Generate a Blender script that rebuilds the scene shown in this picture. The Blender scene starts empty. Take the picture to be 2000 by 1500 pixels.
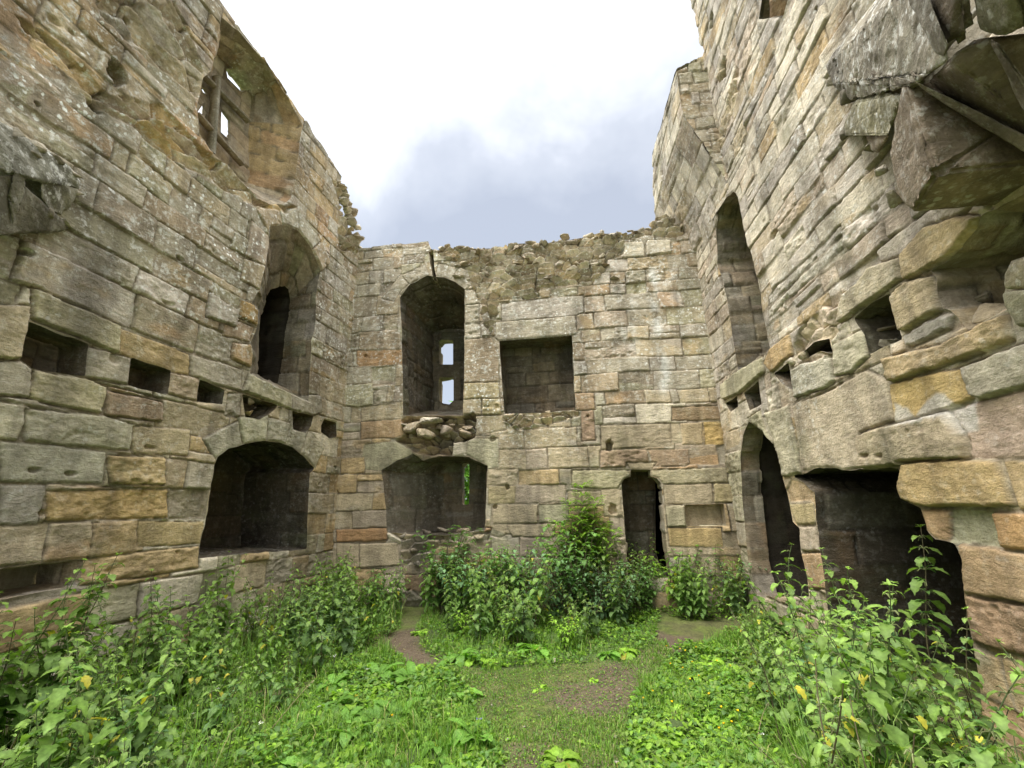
import bpy, math, random
import numpy as np
rng = np.random.default_rng(7)
random.seed(7)
C = bpy.context.scene.collection
# ---------------------------------------------------------------- camera model
F = 844.3; PITCH = math.radians(15.62); ROLL = math.radians(1.01); H = 1.7
YB, YL, YR = [math.radians(a) for a in (6.72, 11.0, 6.9)]
def ray(px, py):
    xc = (px-1000)/F; yc = -(py-750)/F
    x = xc*math.cos(ROLL)+yc*math.sin(ROLL); y = -xc*math.sin(ROLL)+yc*math.cos(ROLL)
    return np.array([x, math.cos(PITCH)-y*math.sin(PITCH), math.sin(PITCH)+y*math.cos(PITCH)])
CAM = np.array([0, 0, H])
def gnd(px, py, z=0.0):
    r = ray(px, py); return CAM+r*((z-H)/r[2])
class Frame:
    def __init__(s, P0, d, n): s.P0, s.d, s.n = [np.array(a, float) for a in (P0, d, n)]
    def pos(s, u, z, off):
        u, z, off = np.broadcast_arrays(u, z, off)
        p = s.P0 + u[..., None]*s.d + off[..., None]*s.n
        p[..., 2] = p[..., 2]+z
        return p
    def uz(s, px, py, off=0.0):
        r = ray(px, py); P = s.P0+s.n*off
        t = (P-CAM)@s.n/(r@s.n); p = CAM+r*t
        return ((p-P)@s.d, p[2])
    def pts(s, L, off=0.0): return np.array([s.uz(x, y, off) for x, y in L])
bp = gnd(820, 1185)
dB = np.array([math.cos(YB), -math.sin(YB), 0]); nB = np.array([-math.sin(YB), -math.cos(YB), 0])
_f = Frame(bp, dB, nB)
def _onB(px, py):
    u, z = _f.uz(px, py); p = _f.pos(u, 0.0, 0.0); p[2] = 0; return p
CL = _onB(656, 1000); CR = _onB(1434, 1000)
FB = Frame(CL, dB, nB)
WB = float(np.linalg.norm(CR-CL))
FL = Frame(CL, (-math.sin(YL), -math.cos(YL), 0), (math.cos(YL), -math.sin(YL), 0))
FR = Frame(CR, (-math.sin(YR), -math.cos(YR), 0), (-math.cos(YR), math.sin(YR), 0))
# ---------------------------------------------------------------- noise
def hsh(ix, iy, seed):
    h = (ix.astype(np.int64)*374761393+iy.astype(np.int64)*668265263+int(seed)*1442695041) & 0xffffffff
    h = ((h ^ (h >> 13))*1274126177) & 0xffffffff
    h = h ^ (h >> 16)
    return (h & 0xffffff)/16777216.0
def vn(x, y, seed=0):
    x, y = np.broadcast_arrays(np.asarray(x, float), np.asarray(y, float))
    ix = np.floor(x).astype(np.int64); iy = np.floor(y).astype(np.int64)
    fx = x-ix; fy = y-iy
    fx = fx*fx*(3-2*fx); fy = fy*fy*(3-2*fy)
    a = hsh(ix, iy, seed); b = hsh(ix+1, iy, seed); c = hsh(ix, iy+1, seed); d = hsh(ix+1, iy+1, seed)
    return ((a*(1-fx)+b*fx)*(1-fy)+(c*(1-fx)+d*fx)*fy)*2-1
def fbm(x, y, seed=0, o=4, g=0.5):
    s = 0; a = 1; t = 0
    for i in range(o):
        s = s+a*vn(x*2**i+i*17.3, y*2**i-i*9.1, seed+i); t += a; a *= g
    return s/t
def voro(x, y, seed):
    ix = np.floor(x).astype(np.int64); iy = np.floor(y).astype(np.int64)
    f1 = np.full(x.shape, 9.0); f2 = np.full(x.shape, 9.0); cid = np.zeros(x.shape, np.int64)
    cx = np.zeros(x.shape); cy = np.zeros(x.shape)
    for dx in (-1, 0, 1):
        for dy in (-1, 0, 1):
            jx = ix+dx; jy = iy+dy
            qx = jx+.1+.8*hsh(jx, jy, seed); qy = jy+.1+.8*hsh(jx, jy, seed+5)
            d = np.hypot(x-qx, y-qy)
            m = d < f1
            f2 = np.where(m, f1, np.minimum(f2, d)); f1 = np.where(m, d, f1)
            cid = np.where(m, jx*7919+jy*104729, cid); cx = np.where(m, x-qx, cx); cy = np.where(m, y-qy, cy)
    return f1, f2-f1, cid, cx, cy
def sst(a, b, x):
    t = np.clip((x-a)/(b-a), 0, 1); return t*t*(3-2*t)
def sdp(X, Y, poly):
    """signed distance, positive inside, and nearest boundary point"""
    P = np.asarray(poly, float); Q = np.roll(P, -1, 0)
    best = np.full(X.shape, 1e9); nx = np.zeros(X.shape); ny = np.zeros(X.shape); ins = np.zeros(X.shape, bool)
    for (ax, ay), (bx, by) in zip(P, Q):
        ex, ey = bx-ax, by-ay; L = ex*ex+ey*ey+1e-12
        t = np.clip(((X-ax)*ex+(Y-ay)*ey)/L, 0, 1)
        qx = ax+t*ex; qy = ay+t*ey; d = (X-qx)**2+(Y-qy)**2
        m = d < best; best = np.where(m, d, best); nx = np.where(m, qx, nx); ny = np.where(m, qy, ny)
        c = ((ay > Y) != (by > Y))
        with np.errstate(divide='ignore', invalid='ignore'):
            ins ^= c & (X < (bx-ax)*(Y-ay)/(by-ay+1e-15)+ax)
    d = np.sqrt(best)
    return np.where(ins, d, -d), nx, ny
def resample(P, step, closed=True):
    """points and (edge index, parameter)"""
    P = np.asarray(P, float); n = len(P); out = []; pr = []
    for i in range(n if closed else n-1):
        a, b = P[i], P[(i+1) % n]; k = max(1, int(round(np.linalg.norm(b-a)/step)))
        for j in range(k): out.append(a+(b-a)*j/k); pr.append((i, j/k))
    return np.array(out), pr
def roughen(R, amp, seed, f=6.0):
    n = len(R); t = np.roll(R, -1, 0)-np.roll(R, 1, 0); t /= np.linalg.norm(t, axis=1)[:, None]+1e-9
    nr = np.stack([t[:, 1], -t[:, 0]], 1)
    a = fbm(R[:, 0]*f, R[:, 1]*f, seed, 3)*amp
    return R+nr*a[:, None]
# ---------------------------------------------------------------- objects
def mkmesh(name, V, Fc, mat, parent=None, col=None, smooth=True):
    V = np.array(V, np.float64).reshape(-1, 3); q_ = parent
    while q_ is not None: V = V-np.array(q_.location); q_ = q_.parent   # world to local
    V = V.astype(np.float32); Fc = np.asarray(Fc, np.int32)
    k = Fc.shape[1]
    me = bpy.data.meshes.new(name)
    me.vertices.add(len(V)); me.vertices.foreach_set('co', V.ravel())
    me.loops.add(Fc.size); me.loops.foreach_set('vertex_index', Fc.ravel())
    me.polygons.add(len(Fc)); me.polygons.foreach_set('loop_start', np.arange(0, Fc.size, k, dtype=np.int32))
    try: me.polygons.foreach_set('loop_total', np.full(len(Fc), k, np.int32))
    except Exception: pass
    me.update(calc_edges=True)
    if smooth: me.polygons.foreach_set('use_smooth', np.ones(len(Fc), bool))
    if col is not None:
        c = np.ones((len(V), 4), np.float32); cc = np.asarray(col, np.float32); c[:, :cc.shape[1]] = cc
        at = me.color_attributes.new('Col', 'FLOAT_COLOR', 'POINT'); at.data.foreach_set('color', c.ravel())
    me.materials.append(mat)
    o = bpy.data.objects.new(name, me); C.objects.link(o)
    if parent is not None: o.parent = parent
    return o
def tag(o, label=None, cat=None, group=None, kind=None):
    if label: o['label'] = label
    if cat: o['category'] = cat
    if group: o['group'] = group
    if kind: o['kind'] = kind
    return o
def empty(name, label, cat, loc=(0, 0, 0), group=None):
    o = bpy.data.objects.new(name, None); C.objects.link(o); o.location = loc
    o.empty_display_size = .1
    return tag(o, label, cat, group)
class MB:
    """collects quad sheets"""
    def __init__(s): s.v = []; s.f = []; s.c = []; s.n = 0
    def add(s, V, Fc, col):
        V = np.asarray(V).reshape(-1, 3); s.v.append(V); s.f.append(np.asarray(Fc)+s.n)
        col = np.asarray(col); col = np.broadcast_to(col, (len(V), col.shape[-1])) if col.ndim == 1 else col.reshape(len(V), -1)
        s.c.append(col); s.n += len(V)
    def build(s, name, mat, parent=None, smooth=True):
        return mkmesh(name, np.concatenate(s.v), np.concatenate(s.f), mat, parent, np.concatenate(s.c), smooth)
# ---------------------------------------------------------------- materials
def nmat(name):
    m = bpy.data.materials.new(name); m.use_nodes = True; nt = m.node_tree; nt.nodes.clear()
    out = nt.nodes.new('ShaderNodeOutputMaterial'); b = nt.nodes.new('ShaderNodeBsdfPrincipled')
    nt.links.new(b.outputs[0], out.inputs[0]); return m, nt, b, out
def nd(nt, t, **kw):
    n = nt.nodes.new(t)
    for k, v in kw.items():
        if k[0] == '_': n.inputs[int(k[1:])].default_value = v
        else: setattr(n, k, v)
    return n
def ramp(nt, stops, src):
    r = nt.nodes.new('ShaderNodeValToRGB'); e = r.color_ramp.elements
    while len(e) < len(stops): e.new(.5)
    for k, (p, c) in enumerate(stops): e[k].position = p; e[k].color = (c, c, c, 1) if not isinstance(c, tuple) else c+(1,)
    nt.links.new(src, r.inputs[0]); return r
def stone_mat():
    m, nt, b, out = nmat('sandstone'); lk = nt.links.new
    at = nd(nt, 'ShaderNodeAttribute', attribute_name='Col'); tc = nd(nt, 'ShaderNodeTexCoord')
    def noise(sc, det=4, ro=.55, v=None, dist=0):
        n = nd(nt, 'ShaderNodeTexNoise'); n.inputs['Scale'].default_value = sc; n.inputs['Detail'].default_value = det
        n.inputs['Roughness'].default_value = ro; n.inputs['Distortion'].default_value = dist
        lk(v or tc.outputs['Object'], n.inputs['Vector']); return n
    mp = nd(nt, 'ShaderNodeMapping'); mp.inputs['Scale'].default_value = (1, 1, 3.6); lk(tc.outputs['Object'], mp.inputs[0])
    mpv = nd(nt, 'ShaderNodeMapping'); mpv.inputs['Scale'].default_value = (1, 1, .22); lk(tc.outputs['Object'], mpv.inputs[0])
    fine = noise(38, 5, .7); bed = noise(7, 4, .65, mp.outputs[0], .6); streak = noise(2.6, 4, .62, mpv.outputs[0], .3)
    blot = noise(5.5, 5, .6)
    def mul(c, fac_src, lo, hi, p0=.3, p1=.7):
        r = ramp(nt, [(p0, lo), (p1, hi)], fac_src)
        x = nd(nt, 'ShaderNodeMix', data_type='RGBA', blend_type='MULTIPLY'); x.inputs[0].default_value = 1
        lk(c, x.inputs[6]); lk(r.outputs[0], x.inputs[7]); return x.outputs[2]
    c = at.outputs['Color']
    c = mul(c, fine.outputs[0], .84, 1.17)
    c = mul(c, bed.outputs[0], .82, 1.15)
    c = mul(c, streak.outputs[0], .60, 1.12, .33, .58)
    c = mul(c, blot.outputs[0], .80, 1.13)
    def mix(c, facsock, colr):
        x = nd(nt, 'ShaderNodeMix', data_type='RGBA'); lk(facsock, x.inputs[0]); lk(c, x.inputs[6]); x.inputs[7].default_value = colr+(1,); return x.outputs[2]
    # lichen spots, weighted by attribute alpha
    vo = nd(nt, 'ShaderNodeTexVoronoi'); vo.inputs['Scale'].default_value = 13
    wn = noise(30, 3); ad = nd(nt, 'ShaderNodeMix', data_type='VECTOR'); ad.inputs[0].default_value = .045
    lk(tc.outputs['Object'], ad.inputs[4]); lk(wn.outputs['Color'], ad.inputs[5]); lk(ad.outputs[1], vo.inputs['Vector'])
    n2 = noise(2.2, 4, .6); r1 = ramp(nt, [(.20, .95), (.29, 0.0)], vo.outputs['Distance']); r2 = ramp(nt, [(.46, 0.0), (.58, 1.0)], n2.outputs[0])
    m1 = nd(nt, 'ShaderNodeMath', operation='MULTIPLY'); lk(r1.outputs[0], m1.inputs[0]); lk(r2.outputs[0], m1.inputs[1])
    m2 = nd(nt, 'ShaderNodeMath', operation='MULTIPLY'); lk(m1.outputs[0], m2.inputs[0]); lk(at.outputs['Alpha'], m2.inputs[1])
    c = mix(c, m2.outputs[0], (.92, .92, .85))
    # crusty pale lichen bloom
    n3 = noise(11, 6, .78); r3 = ramp(nt, [(.52, 0.0), (.62, .8)], n3.outputs[0])
    m3 = nd(nt, 'ShaderNodeMath', operation='MULTIPLY'); lk(r3.outputs[0], m3.inputs[0]); lk(at.outputs['Alpha'], m3.inputs[1])
    c = mix(c, m3.outputs[0], (.74, .73, .66))
    # green algae film in patches
    n4 = noise(1.6, 4, .65); r4 = ramp(nt, [(.56, 0.0), (.74, .28)], n4.outputs[0]); c = mix(c, r4.outputs[0], (.17, .19, .08))
    n5 = noise(.9, 5, .62, mpv.outputs[0]); r5 = ramp(nt, [(.52, 0.0), (.70, .66)], n5.outputs[0]); c = mix(c, r5.outputs[0], (.085, .075, .062))
    lk(c, b.inputs['Base Color']); b.inputs['Roughness'].default_value = .95
    b.inputs['Specular IOR Level'].default_value = .18
    # relief
    pv = nd(nt, 'ShaderNodeTexVoronoi'); pv.inputs['Scale'].default_value = 42; lk(ad.outputs[1], pv.inputs['Vector'])
    pr = ramp(nt, [(.05, 0.0), (.30, 1.0)], pv.outputs['Distance'])
    pm = noise(3.1, 3); pmr = ramp(nt, [(.5, 0.0), (.66, 1.0)], pm.outputs[0])
    px = nd(nt, 'ShaderNodeMix', data_type='FLOAT'); px.inputs[2].default_value = 1; lk(pmr.outputs[0], px.inputs[0]); lk(pr.outputs[0], px.inputs[3])
    a1 = nd(nt, 'ShaderNodeMath', operation='MULTIPLY_ADD'); lk(fine.outputs[0], a1.inputs[0]); a1.inputs[1].default_value = 1.3; lk(bed.outputs[0], a1.inputs[2])
    a2 = nd(nt, 'ShaderNodeMath', operation='MULTIPLY_ADD'); lk(px.outputs[0], a2.inputs[0]); a2.inputs[1].default_value = .55; lk(a1.outputs[0], a2.inputs[2])
    bu = nd(nt, 'ShaderNodeBump'); bu.inputs['Strength'].default_value = .75; bu.inputs['Distance'].default_value = .018
    lk(a2.outputs[0], bu.inputs['Height']); lk(bu.outputs[0], b.inputs['Normal'])
    return m
STONE = stone_mat()
# ---------------------------------------------------------------- masonry
PAL = {'grey': (.33, .30, .235), 'tan': (.41, .325, .20), 'ochre': (.45, .29, .105), 'pink': (.42, .33, .255), 'green': (.31, .305, .19),
       'dark': (.20, .165, .12), 'pale': (.62, .56, .44), 'orange': (.43, .22, .075), 'brown': (.27, .19, .115), 'lilac': (.43, .39, .35)}
_mean = np.array((.475, .400, .280))
PAL = {k: tuple((np.array(v)*.55+_mean*.45)*1.12) for k, v in PAL.items()}
PK = list(PAL); PV = np.array([PAL[k] for k in PK])
DC = lambda c: PAL[c] if isinstance(c, str) else tuple((np.array(c)*.78+_mean*.22)*1.13)
class Courses:
    def __init__(s, zones, seed, ztop=12, bl=(1.0, 2.9)):
        s.seed = seed; s.z = []
        r = np.random.default_rng(seed)
        for (u0, u1, zl, hh) in zones:
            zl = list(zl)
            while zl[-1] < ztop: zl.append(zl[-1]+r.uniform(*hh))
            while zl[0] > -.4: zl.insert(0, zl[0]-r.uniform(.2, .35))
            rows = []
            for i in range(len(zl)-1):
                h = zl[i+1]-zl[i]; e = [u0]
                e.append(u0+r.uniform(.15, .7))
                while e[-1] < u1-.15:
                    w = min(1.05, max(.17, h*r.uniform(*bl)))
                    if r.random() < .12: w *= .5
                    e.append(e[-1]+w)
                e[-1] = u1
                if e[-1]-e[-2] < .12 and len(e) > 2: e.pop(-2)
                rows.append(np.array(e))
            s.z.append((u0, u1, np.array(zl), rows))
        s.split = r.random(100003); s.spl2 = r.uniform(.32, .68, 100003)
    def ev(s, U, Z):
        sd = s.seed
        Uw = U+.012*fbm(U*2.2+Z*.8, Z*5, sd+1, 2)+.02*vn(U*.3, Z*3.7, sd+8)
        Zw = Z+.035*vn(U*.55, Z*.25, sd+2)+.014*vn(U*2.4, Z*1.3, sd+3)+.005*vn(U*9, Z*6, sd+4)
        ident = np.zeros(U.shape, np.int64); dx = np.full(U.shape, .5); dz = np.full(U.shape, .5); lu = np.zeros(U.shape); lz = np.zeros(U.shape)
        for k, (u0, u1, zl, rows) in enumerate(s.z):
            mz = (Uw >= u0) & (Uw < u1) if len(s.z) > 1 else np.ones(U.shape, bool)
            if not mz.any(): continue
            ci = np.clip(np.searchsorted(zl, Zw)-1, 0, len(rows)-1)
            for i in range(len(rows)):
                m = mz & (ci == i)
                if not m.any(): continue
                e = rows[i]; u = Uw[m]; z = Zw[m]
                j = np.clip(np.searchsorted(e, u)-1, 0, len(e)-2)
                a = e[j]; b = e[j+1]; x = np.minimum(u-a, b-u); zz = np.minimum(z-zl[i], zl[i+1]-z)
                ID = (k*997+i*131+j*7+1)
                h = zl[i+1]-zl[i]; q = (z-zl[i])/h
                sp = (s.split[ID % 100003] < .10) & (h > .2); sr = s.spl2[ID % 100003]
                zz = np.where(sp, np.minimum(zz, np.abs(q-sr)*h), zz)
                ID = ID+np.where(sp & (q > sr), 50021, 0)
                ident[m] = ID; dx[m] = np.abs(x); dz[m] = np.abs(zz)
                lu[m] = (u-(a+b)/2); lz[m] = (z-(zl[i]+zl[i+1])/2)
        r = .022
        d = np.where((dx < r) & (dz < r), r-np.hypot(r-dx, r-dz), np.minimum(dx, dz))
        return ident, d, lu, lz
def relief(U, Z, ident, d, lu, lz, seed, wts, rough=1.0, joint=1.0, eros=1.0, idcol=None):
    """height, colour rgba"""
    r = np.random.default_rng(seed+99); N = 4096
    off = r.normal(0, .008, N)*eros; off[r.random(N) < .05] -= .025
    tu = r.normal(0, .03, N); tz = r.normal(0, .028, N); rg = r.uniform(.4, 1.7, N); rg[r.random(N) < .14] = 3.2
    k = (ident*2654435761 % 4093).astype(int); lu = np.clip(lu, -.5, .5); lz = np.clip(lz, -.25, .25)
    dj = d+.007*fbm(U*16, Z*16, seed+11, 3)
    g = (.001+.006*hsh(ident, ident*0, seed))*(1+.9*fbm(U*3, Z*3, seed+31, 2))
    jt = 1-sst(g, g+.010, dj)
    ero = fbm(U*3.2, Z*6.0, seed+12, 5, .6)*.010*rg[k]+fbm(U*13, Z*22, seed+13, 3)*.0035*rg[k]
    pit = np.clip(fbm(U*7, Z*9, seed+21, 3)-.42, 0, 1)*.06*np.clip(rg[k]-.7, 0, 2)
    face = off[k]+tu[k]*lu+tz[k]*lz+(ero-pit)*rough-.008*np.exp(-np.maximum(dj, 0)/.012)*(.3+.6*rg[k])
    mort = sst(-.1, .35, fbm(U*.9, Z*1.1, seed+14, 3))
    h = face*(1-jt)+(-(.026-.019*mort)*joint*(.7+.8*hsh(ident, ident*0+4, 3))+.006*fbm(U*20, Z*20, seed+15, 2))*jt
    cum = np.cumsum(wts)/np.sum(wts) if np.ndim(wts) == 1 else None
    hv = hsh(ident, ident*3+1, seed+33)
    if cum is not None: ci = np.searchsorted(cum, hv)
    else:
        W = wts/np.sum(wts, -1, keepdims=True); cw = np.cumsum(W, -1); ci = (hv[..., None] > cw).sum(-1)
    ci = np.clip(ci, 0, len(PK)-1)
    col = PV[ci]*(.84+.32*hsh(ident, ident*5+2, seed+34))[..., None]
    # second tone bleeding inside a stone
    c2 = PV[np.clip((hsh(ident, ident*7+3, seed+35)*len(PK)).astype(int), 0, len(PK)-1)]
    w2 = (sst(.0, .5, fbm(U*2.6, Z*4.5, seed+36, 4))*.7)[..., None]
    col = col*(1-w2)+c2*w2
    if idcol is not None:
        for i, c in idcol.items():
            m = ident == i
            if m.any(): col[m] = np.array(c)*(.9+.2*(fbm(U[m]*4, Z[m]*8, seed+40, 3)[..., None]*.5+.5))
    mc = np.array((.34, .285, .20))*mort[..., None]+np.array((.24, .20, .14))*(1-mort[..., None]); jj = (jt*.85)[..., None]
    col = col*(1-jj)+mc*jj
    return h, col, jt
W_ = lambda **k: np.array([k.get(n, 0.0) for n in PK])
class Wall:
    """a masonry face on a frame: holes, hand laid stones, rubble zones, pits"""
    def __init__(s, fr, lay, seed): s.fr, s.lay, s.seed = fr, lay, seed; s.holes = []; s.over = []; s.rub = []; s.pits = []; s.mounds = []
    def stone(s, px, col=None, off=0.0, raw=False): s.over.append((np.array(px, float) if raw else s.fr.pts(px), col, off))
    def voussoirs(s, px, w, n, col, off=.0, seed=0):
        P = s.fr.pts(px); R, _ = resample(P, .01, False); R = np.vstack([R, P[-1:]])
        L = np.r_[0, np.cumsum(np.linalg.norm(np.diff(R, axis=0), axis=1))]
        r = np.random.default_rng(seed); q = np.linspace(0, L[-1], n+1); q[1:-1] += r.uniform(-.15, .15, n-1)*L[-1]/n
        def at(t):
            i = np.array([np.interp(t, L, R[:, 0]), np.interp(t, L, R[:, 1])]); j = np.array([np.interp(t+.04, L, R[:, 0]), np.interp(t+.04, L, R[:, 1])]); h = np.array([np.interp(t-.04, L, R[:, 0]), np.interp(t-.04, L, R[:, 1])])
            d = j-h; d /= np.linalg.norm(d)+1e-9; nn = np.array([-d[1], d[0]]); nn = nn if nn[1] > 0 or abs(nn[1]) < .2 else -nn
            return i, nn
        for a, b in zip(q[:-1], q[1:]):
            ww = w*r.uniform(.85, 1.2); A, na = at(a); B, nb = at(b); M, _ = at((a+b)/2)
            s.over.append((np.array([A, M, B, B+nb*ww, A+na*ww]), col[r.integers(len(col))] if isinstance(col, list) else col, off))
    def ev(s, U, Z, wts, rough=1, joint=1):
        ident, d, lu, lz = s.lay.ev(U, Z); idc = {}; extra = np.zeros(U.shape)
        for k, (P, col, off) in enumerate(s.over):
            mn = P.min(0)-.08; mx = P.max(0)+.08
            m = (U > mn[0]) & (U < mx[0]) & (Z > mn[1]) & (Z < mx[1])
            if not m.any(): continue
            u = U[m]; z = Z[m]
            sd, _, _ = sdp(u+.008*vn(u*8, z*8, 3+k), z+.008*vn(u*8+5, z*8, 4+k), P)
            I = 900001+k*13
            idm = ident[m]; dm = d[m]; em = extra[m]; lum = lu[m]; lzm = lz[m]
            ins = sd > 0
            dm = np.where(ins, sd, np.minimum(dm, np.where(sd > -.03, -sd, dm))); idm = np.where(ins, I, idm); em = np.where(ins, off, em)
            lum = np.where(ins, 0, lum); lzm = np.where(ins, 0, lzm)
            ident[m] = idm; d[m] = dm; extra[m] = em; lu[m] = lum; lz[m] = lzm
            if col is not None: idc[I] = DC(col)
        h, col, jt = relief(U, Z, ident, d, lu, lz, s.seed, wts(U, Z), rough, joint, idcol=idc)
        h = h+extra*(1-jt)
        for (P, base, amp, fx, fz, cols) in s.rub:
            mn = P.min(0)-.15; mx = P.max(0)+.15
            m = (U > mn[0]) & (U < mx[0]) & (Z > mn[1]) & (Z < mx[1])
            if not m.any(): continue
            u = U[m]; z = Z[m]; sd, _, _ = sdp(u+.07*fbm(u*4, z*4, 50, 3), z+.07*fbm(u*4, z*4, 60, 3), P)
            f1, e, cid, cx, cy = voro(u*fx+.35*vn(u*3, z*3, 71), z*fz+.45*vn(u*3, z*3, 72), s.seed+70)
            hh = hsh(cid, cid*0, 5); t1 = hsh(cid, cid*0, 6)-.5; t2 = hsh(cid, cid*0, 7)-.5
            j = 1-sst(.02, .10, e)
            hr = base+amp*(hh-.35)*.8+amp*(t1*cx*1.3+(t2*.8+.9)*cy)*1.2+.02*fbm(u*14, z*18, 74, 3)-j*amp*.7+amp*.5*fbm(u*1.4, z*1.9, 75, 3)
            w = sst(0, .035, sd)
            h[m] = h[m]*(1-w)+hr*w
            cc = PV[[PK.index(c) for c in cols]][np.clip((hsh(cid, cid*0, 8)*len(cols)).astype(int), 0, len(cols)-1)]*(.98+.5*hh)[..., None]
            mo = np.array((.42, .36, .27)); jj = (j*.7)[..., None]; cc = cc*(1-jj)+mo*jj
            col[m] = col[m]*(1-w[..., None])+cc*w[..., None]
        for (cx, cz, rx, rz, dep) in s.pits:
            q = np.hypot((U-cx)/rx, (Z-cz)/rz)+.25*vn(U*20, Z*20, 9)
            h = h-dep*(1-sst(.7, 1.15, q))
        return h, col, jt
    def pit(s, px, py, w, h, dep=.12):
        u, z = s.fr.uz(px, py); u2, z2 = s.fr.uz(px+w/2, py); u3, z3 = s.fr.uz(px, py+h/2)
        s.pits.append((u, z, max(.02, abs(u2-u)), max(.02, abs(z3-z)), dep))
    def face(s, mb, us, zs, sil, wts, lich, off=0.0, holes=None, rough=1, joint=1, tint=None):
        U, Z = np.meshgrid(us, zs, indexing='ij'); holes = s.holes if holes is None else holes
        sd, nx, nz = sdp(U, Z, sil); keepd = sd.copy(); SX, SZ = nx, nz
        out = sd < 0; Us = np.where(out, nx, U); Zs = np.where(out, nz, Z); hd = np.full(U.shape, 9.0)
        st = max(us[1]-us[0], zs[1]-zs[0])
        for P in holes:
            mn = P.min(0)-.3; mx = P.max(0)+.3
            m = (U > mn[0]) & (U < mx[0]) & (Z > mn[1]) & (Z < mx[1])
            if not m.any(): continue
            q, qx, qz = sdp(U[m], Z[m], P)
            a = keepd[m]; keepd[m] = np.minimum(a, -q); ins = q > 0
            t = Us[m]; Us[m] = np.where(ins, qx, t); t = Zs[m]; Zs[m] = np.where(ins, qz, t)
            t = hd[m]; hd[m] = np.where(ins, 0, np.minimum(t, np.abs(q)))
        cu = (U[:-1, :-1]+U[1:, 1:])/2; cz = (Z[:-1, :-1]+Z[1:, 1:])/2
        kc = np.maximum.reduce([keepd[:-1, :-1], keepd[1:, 1:], keepd[1:, :-1], keepd[:-1, 1:]]) > 1e-6
        h, col, jt = s.ev(Us, Zs, wts, rough, joint)
        if tint is not None: col = tint(Us, Zs, col)
        h = np.where(hd < .03, -.010+(h+.010)*sst(0, .03, hd), h)
        V = s.fr.pos(Us, Zs, (off(Us, Zs) if callable(off) else off)+h)
        n0, n1 = U.shape; idx = np.arange(n0*n1).reshape(n0, n1)
        q = np.stack([idx[:-1, :-1], idx[1:, :-1], idx[1:, 1:], idx[:-1, 1:]], -1)[kc]
        used = np.unique(q); mp = np.full(n0*n1, -1); mp[used] = np.arange(len(used))
        al = lich(Us, Zs)*(1-jt*.6)
        mb.add(V.reshape(-1, 3)[used], mp[q], np.concatenate([col, al[..., None]], -1).reshape(-1, 4)[used])
def tunnel(mb, fr, outer, inner, d0, d1, wall, wts, step=.02, lich=.15, rough=1.0, tintc=1.0, joint=1.0, seedo=0):
    """reveal between outer ring at offset d0 and inner ring (same count) at offset d1"""
    n = len(outer); O = np.vstack([outer, outer[:1]]); I = np.vstack([inner, inner[:1]])
    dep = abs(d1-d0); k = max(3, int(dep/step)); t = np.linspace(0, 1, k+1)
    U = O[:, None, 0]*(1-t)+I[:, None, 0]*t; Z = O[:, None, 1]*(1-t)+I[:, None, 1]*t
    P = fr.pos(U, Z, (d0*(1-t)+d1*t)[None, :]*np.ones_like(U))
    s = np.r_[0, np.cumsum(np.linalg.norm(np.diff(O, axis=0), axis=1))]
    tg = np.gradient(O, axis=0); ver = np.abs(tg[:, 1]) > np.abs(tg[:, 0])*1.3
    ed = np.cumsum(np.r_[0, np.abs(np.diff(ver.astype(int)))])
    A = np.where(ver[:, None], dep*t[None, :]+(2.3*ed[:, None]+seedo) % 5.0, (s[:, None]+seedo*.3) % 7.0+0*t[None, :])
    B = np.where(ver[:, None], Z, t[None, :]*dep*.9+2.13+(ed[:, None] % 3)*1.7)
    h, col, jt = Wall.ev(wall_copy(wall), A, B, wts, rough, joint)
    e1 = np.gradient(P, axis=0); e2 = np.gradient(P, axis=1); N = np.cross(e1, e2); N /= np.linalg.norm(N, axis=-1)[..., None]+1e-9
    cen = fr.pos(np.mean(O[:-1, 0]), np.mean(O[:-1, 1]), (d0+d1)/2)
    sg = np.sign(((cen-P)*N).sum(-1).mean()) or 1
    fade = np.minimum(1, t*dep/.03)[None, :]
    P = P+N*(sg*(h*fade))[..., None]
    P[-1] = P[0]
    m0, m1 = U.shape; idx = np.arange(m0*m1).reshape(m0, m1)
    q = np.stack([idx[:-1, :-1], idx[1:, :-1], idx[1:, 1:], idx[:-1, 1:]], -1).reshape(-1, 4)
    mb.add(P.reshape(-1, 3), q, np.concatenate([col*tintc, np.full(col.shape[:-1]+(1,), lich)], -1).reshape(-1, 4))  # tintc puts recess shade into the stone colour; in the fireplace it is soot
_wc = {}
def wall_copy(w):
    k = id(w)
    if k not in _wc: c = Wall(w.fr, w.lay, w.seed+5); _wc[k] = c
    return _wc[k]
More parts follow.
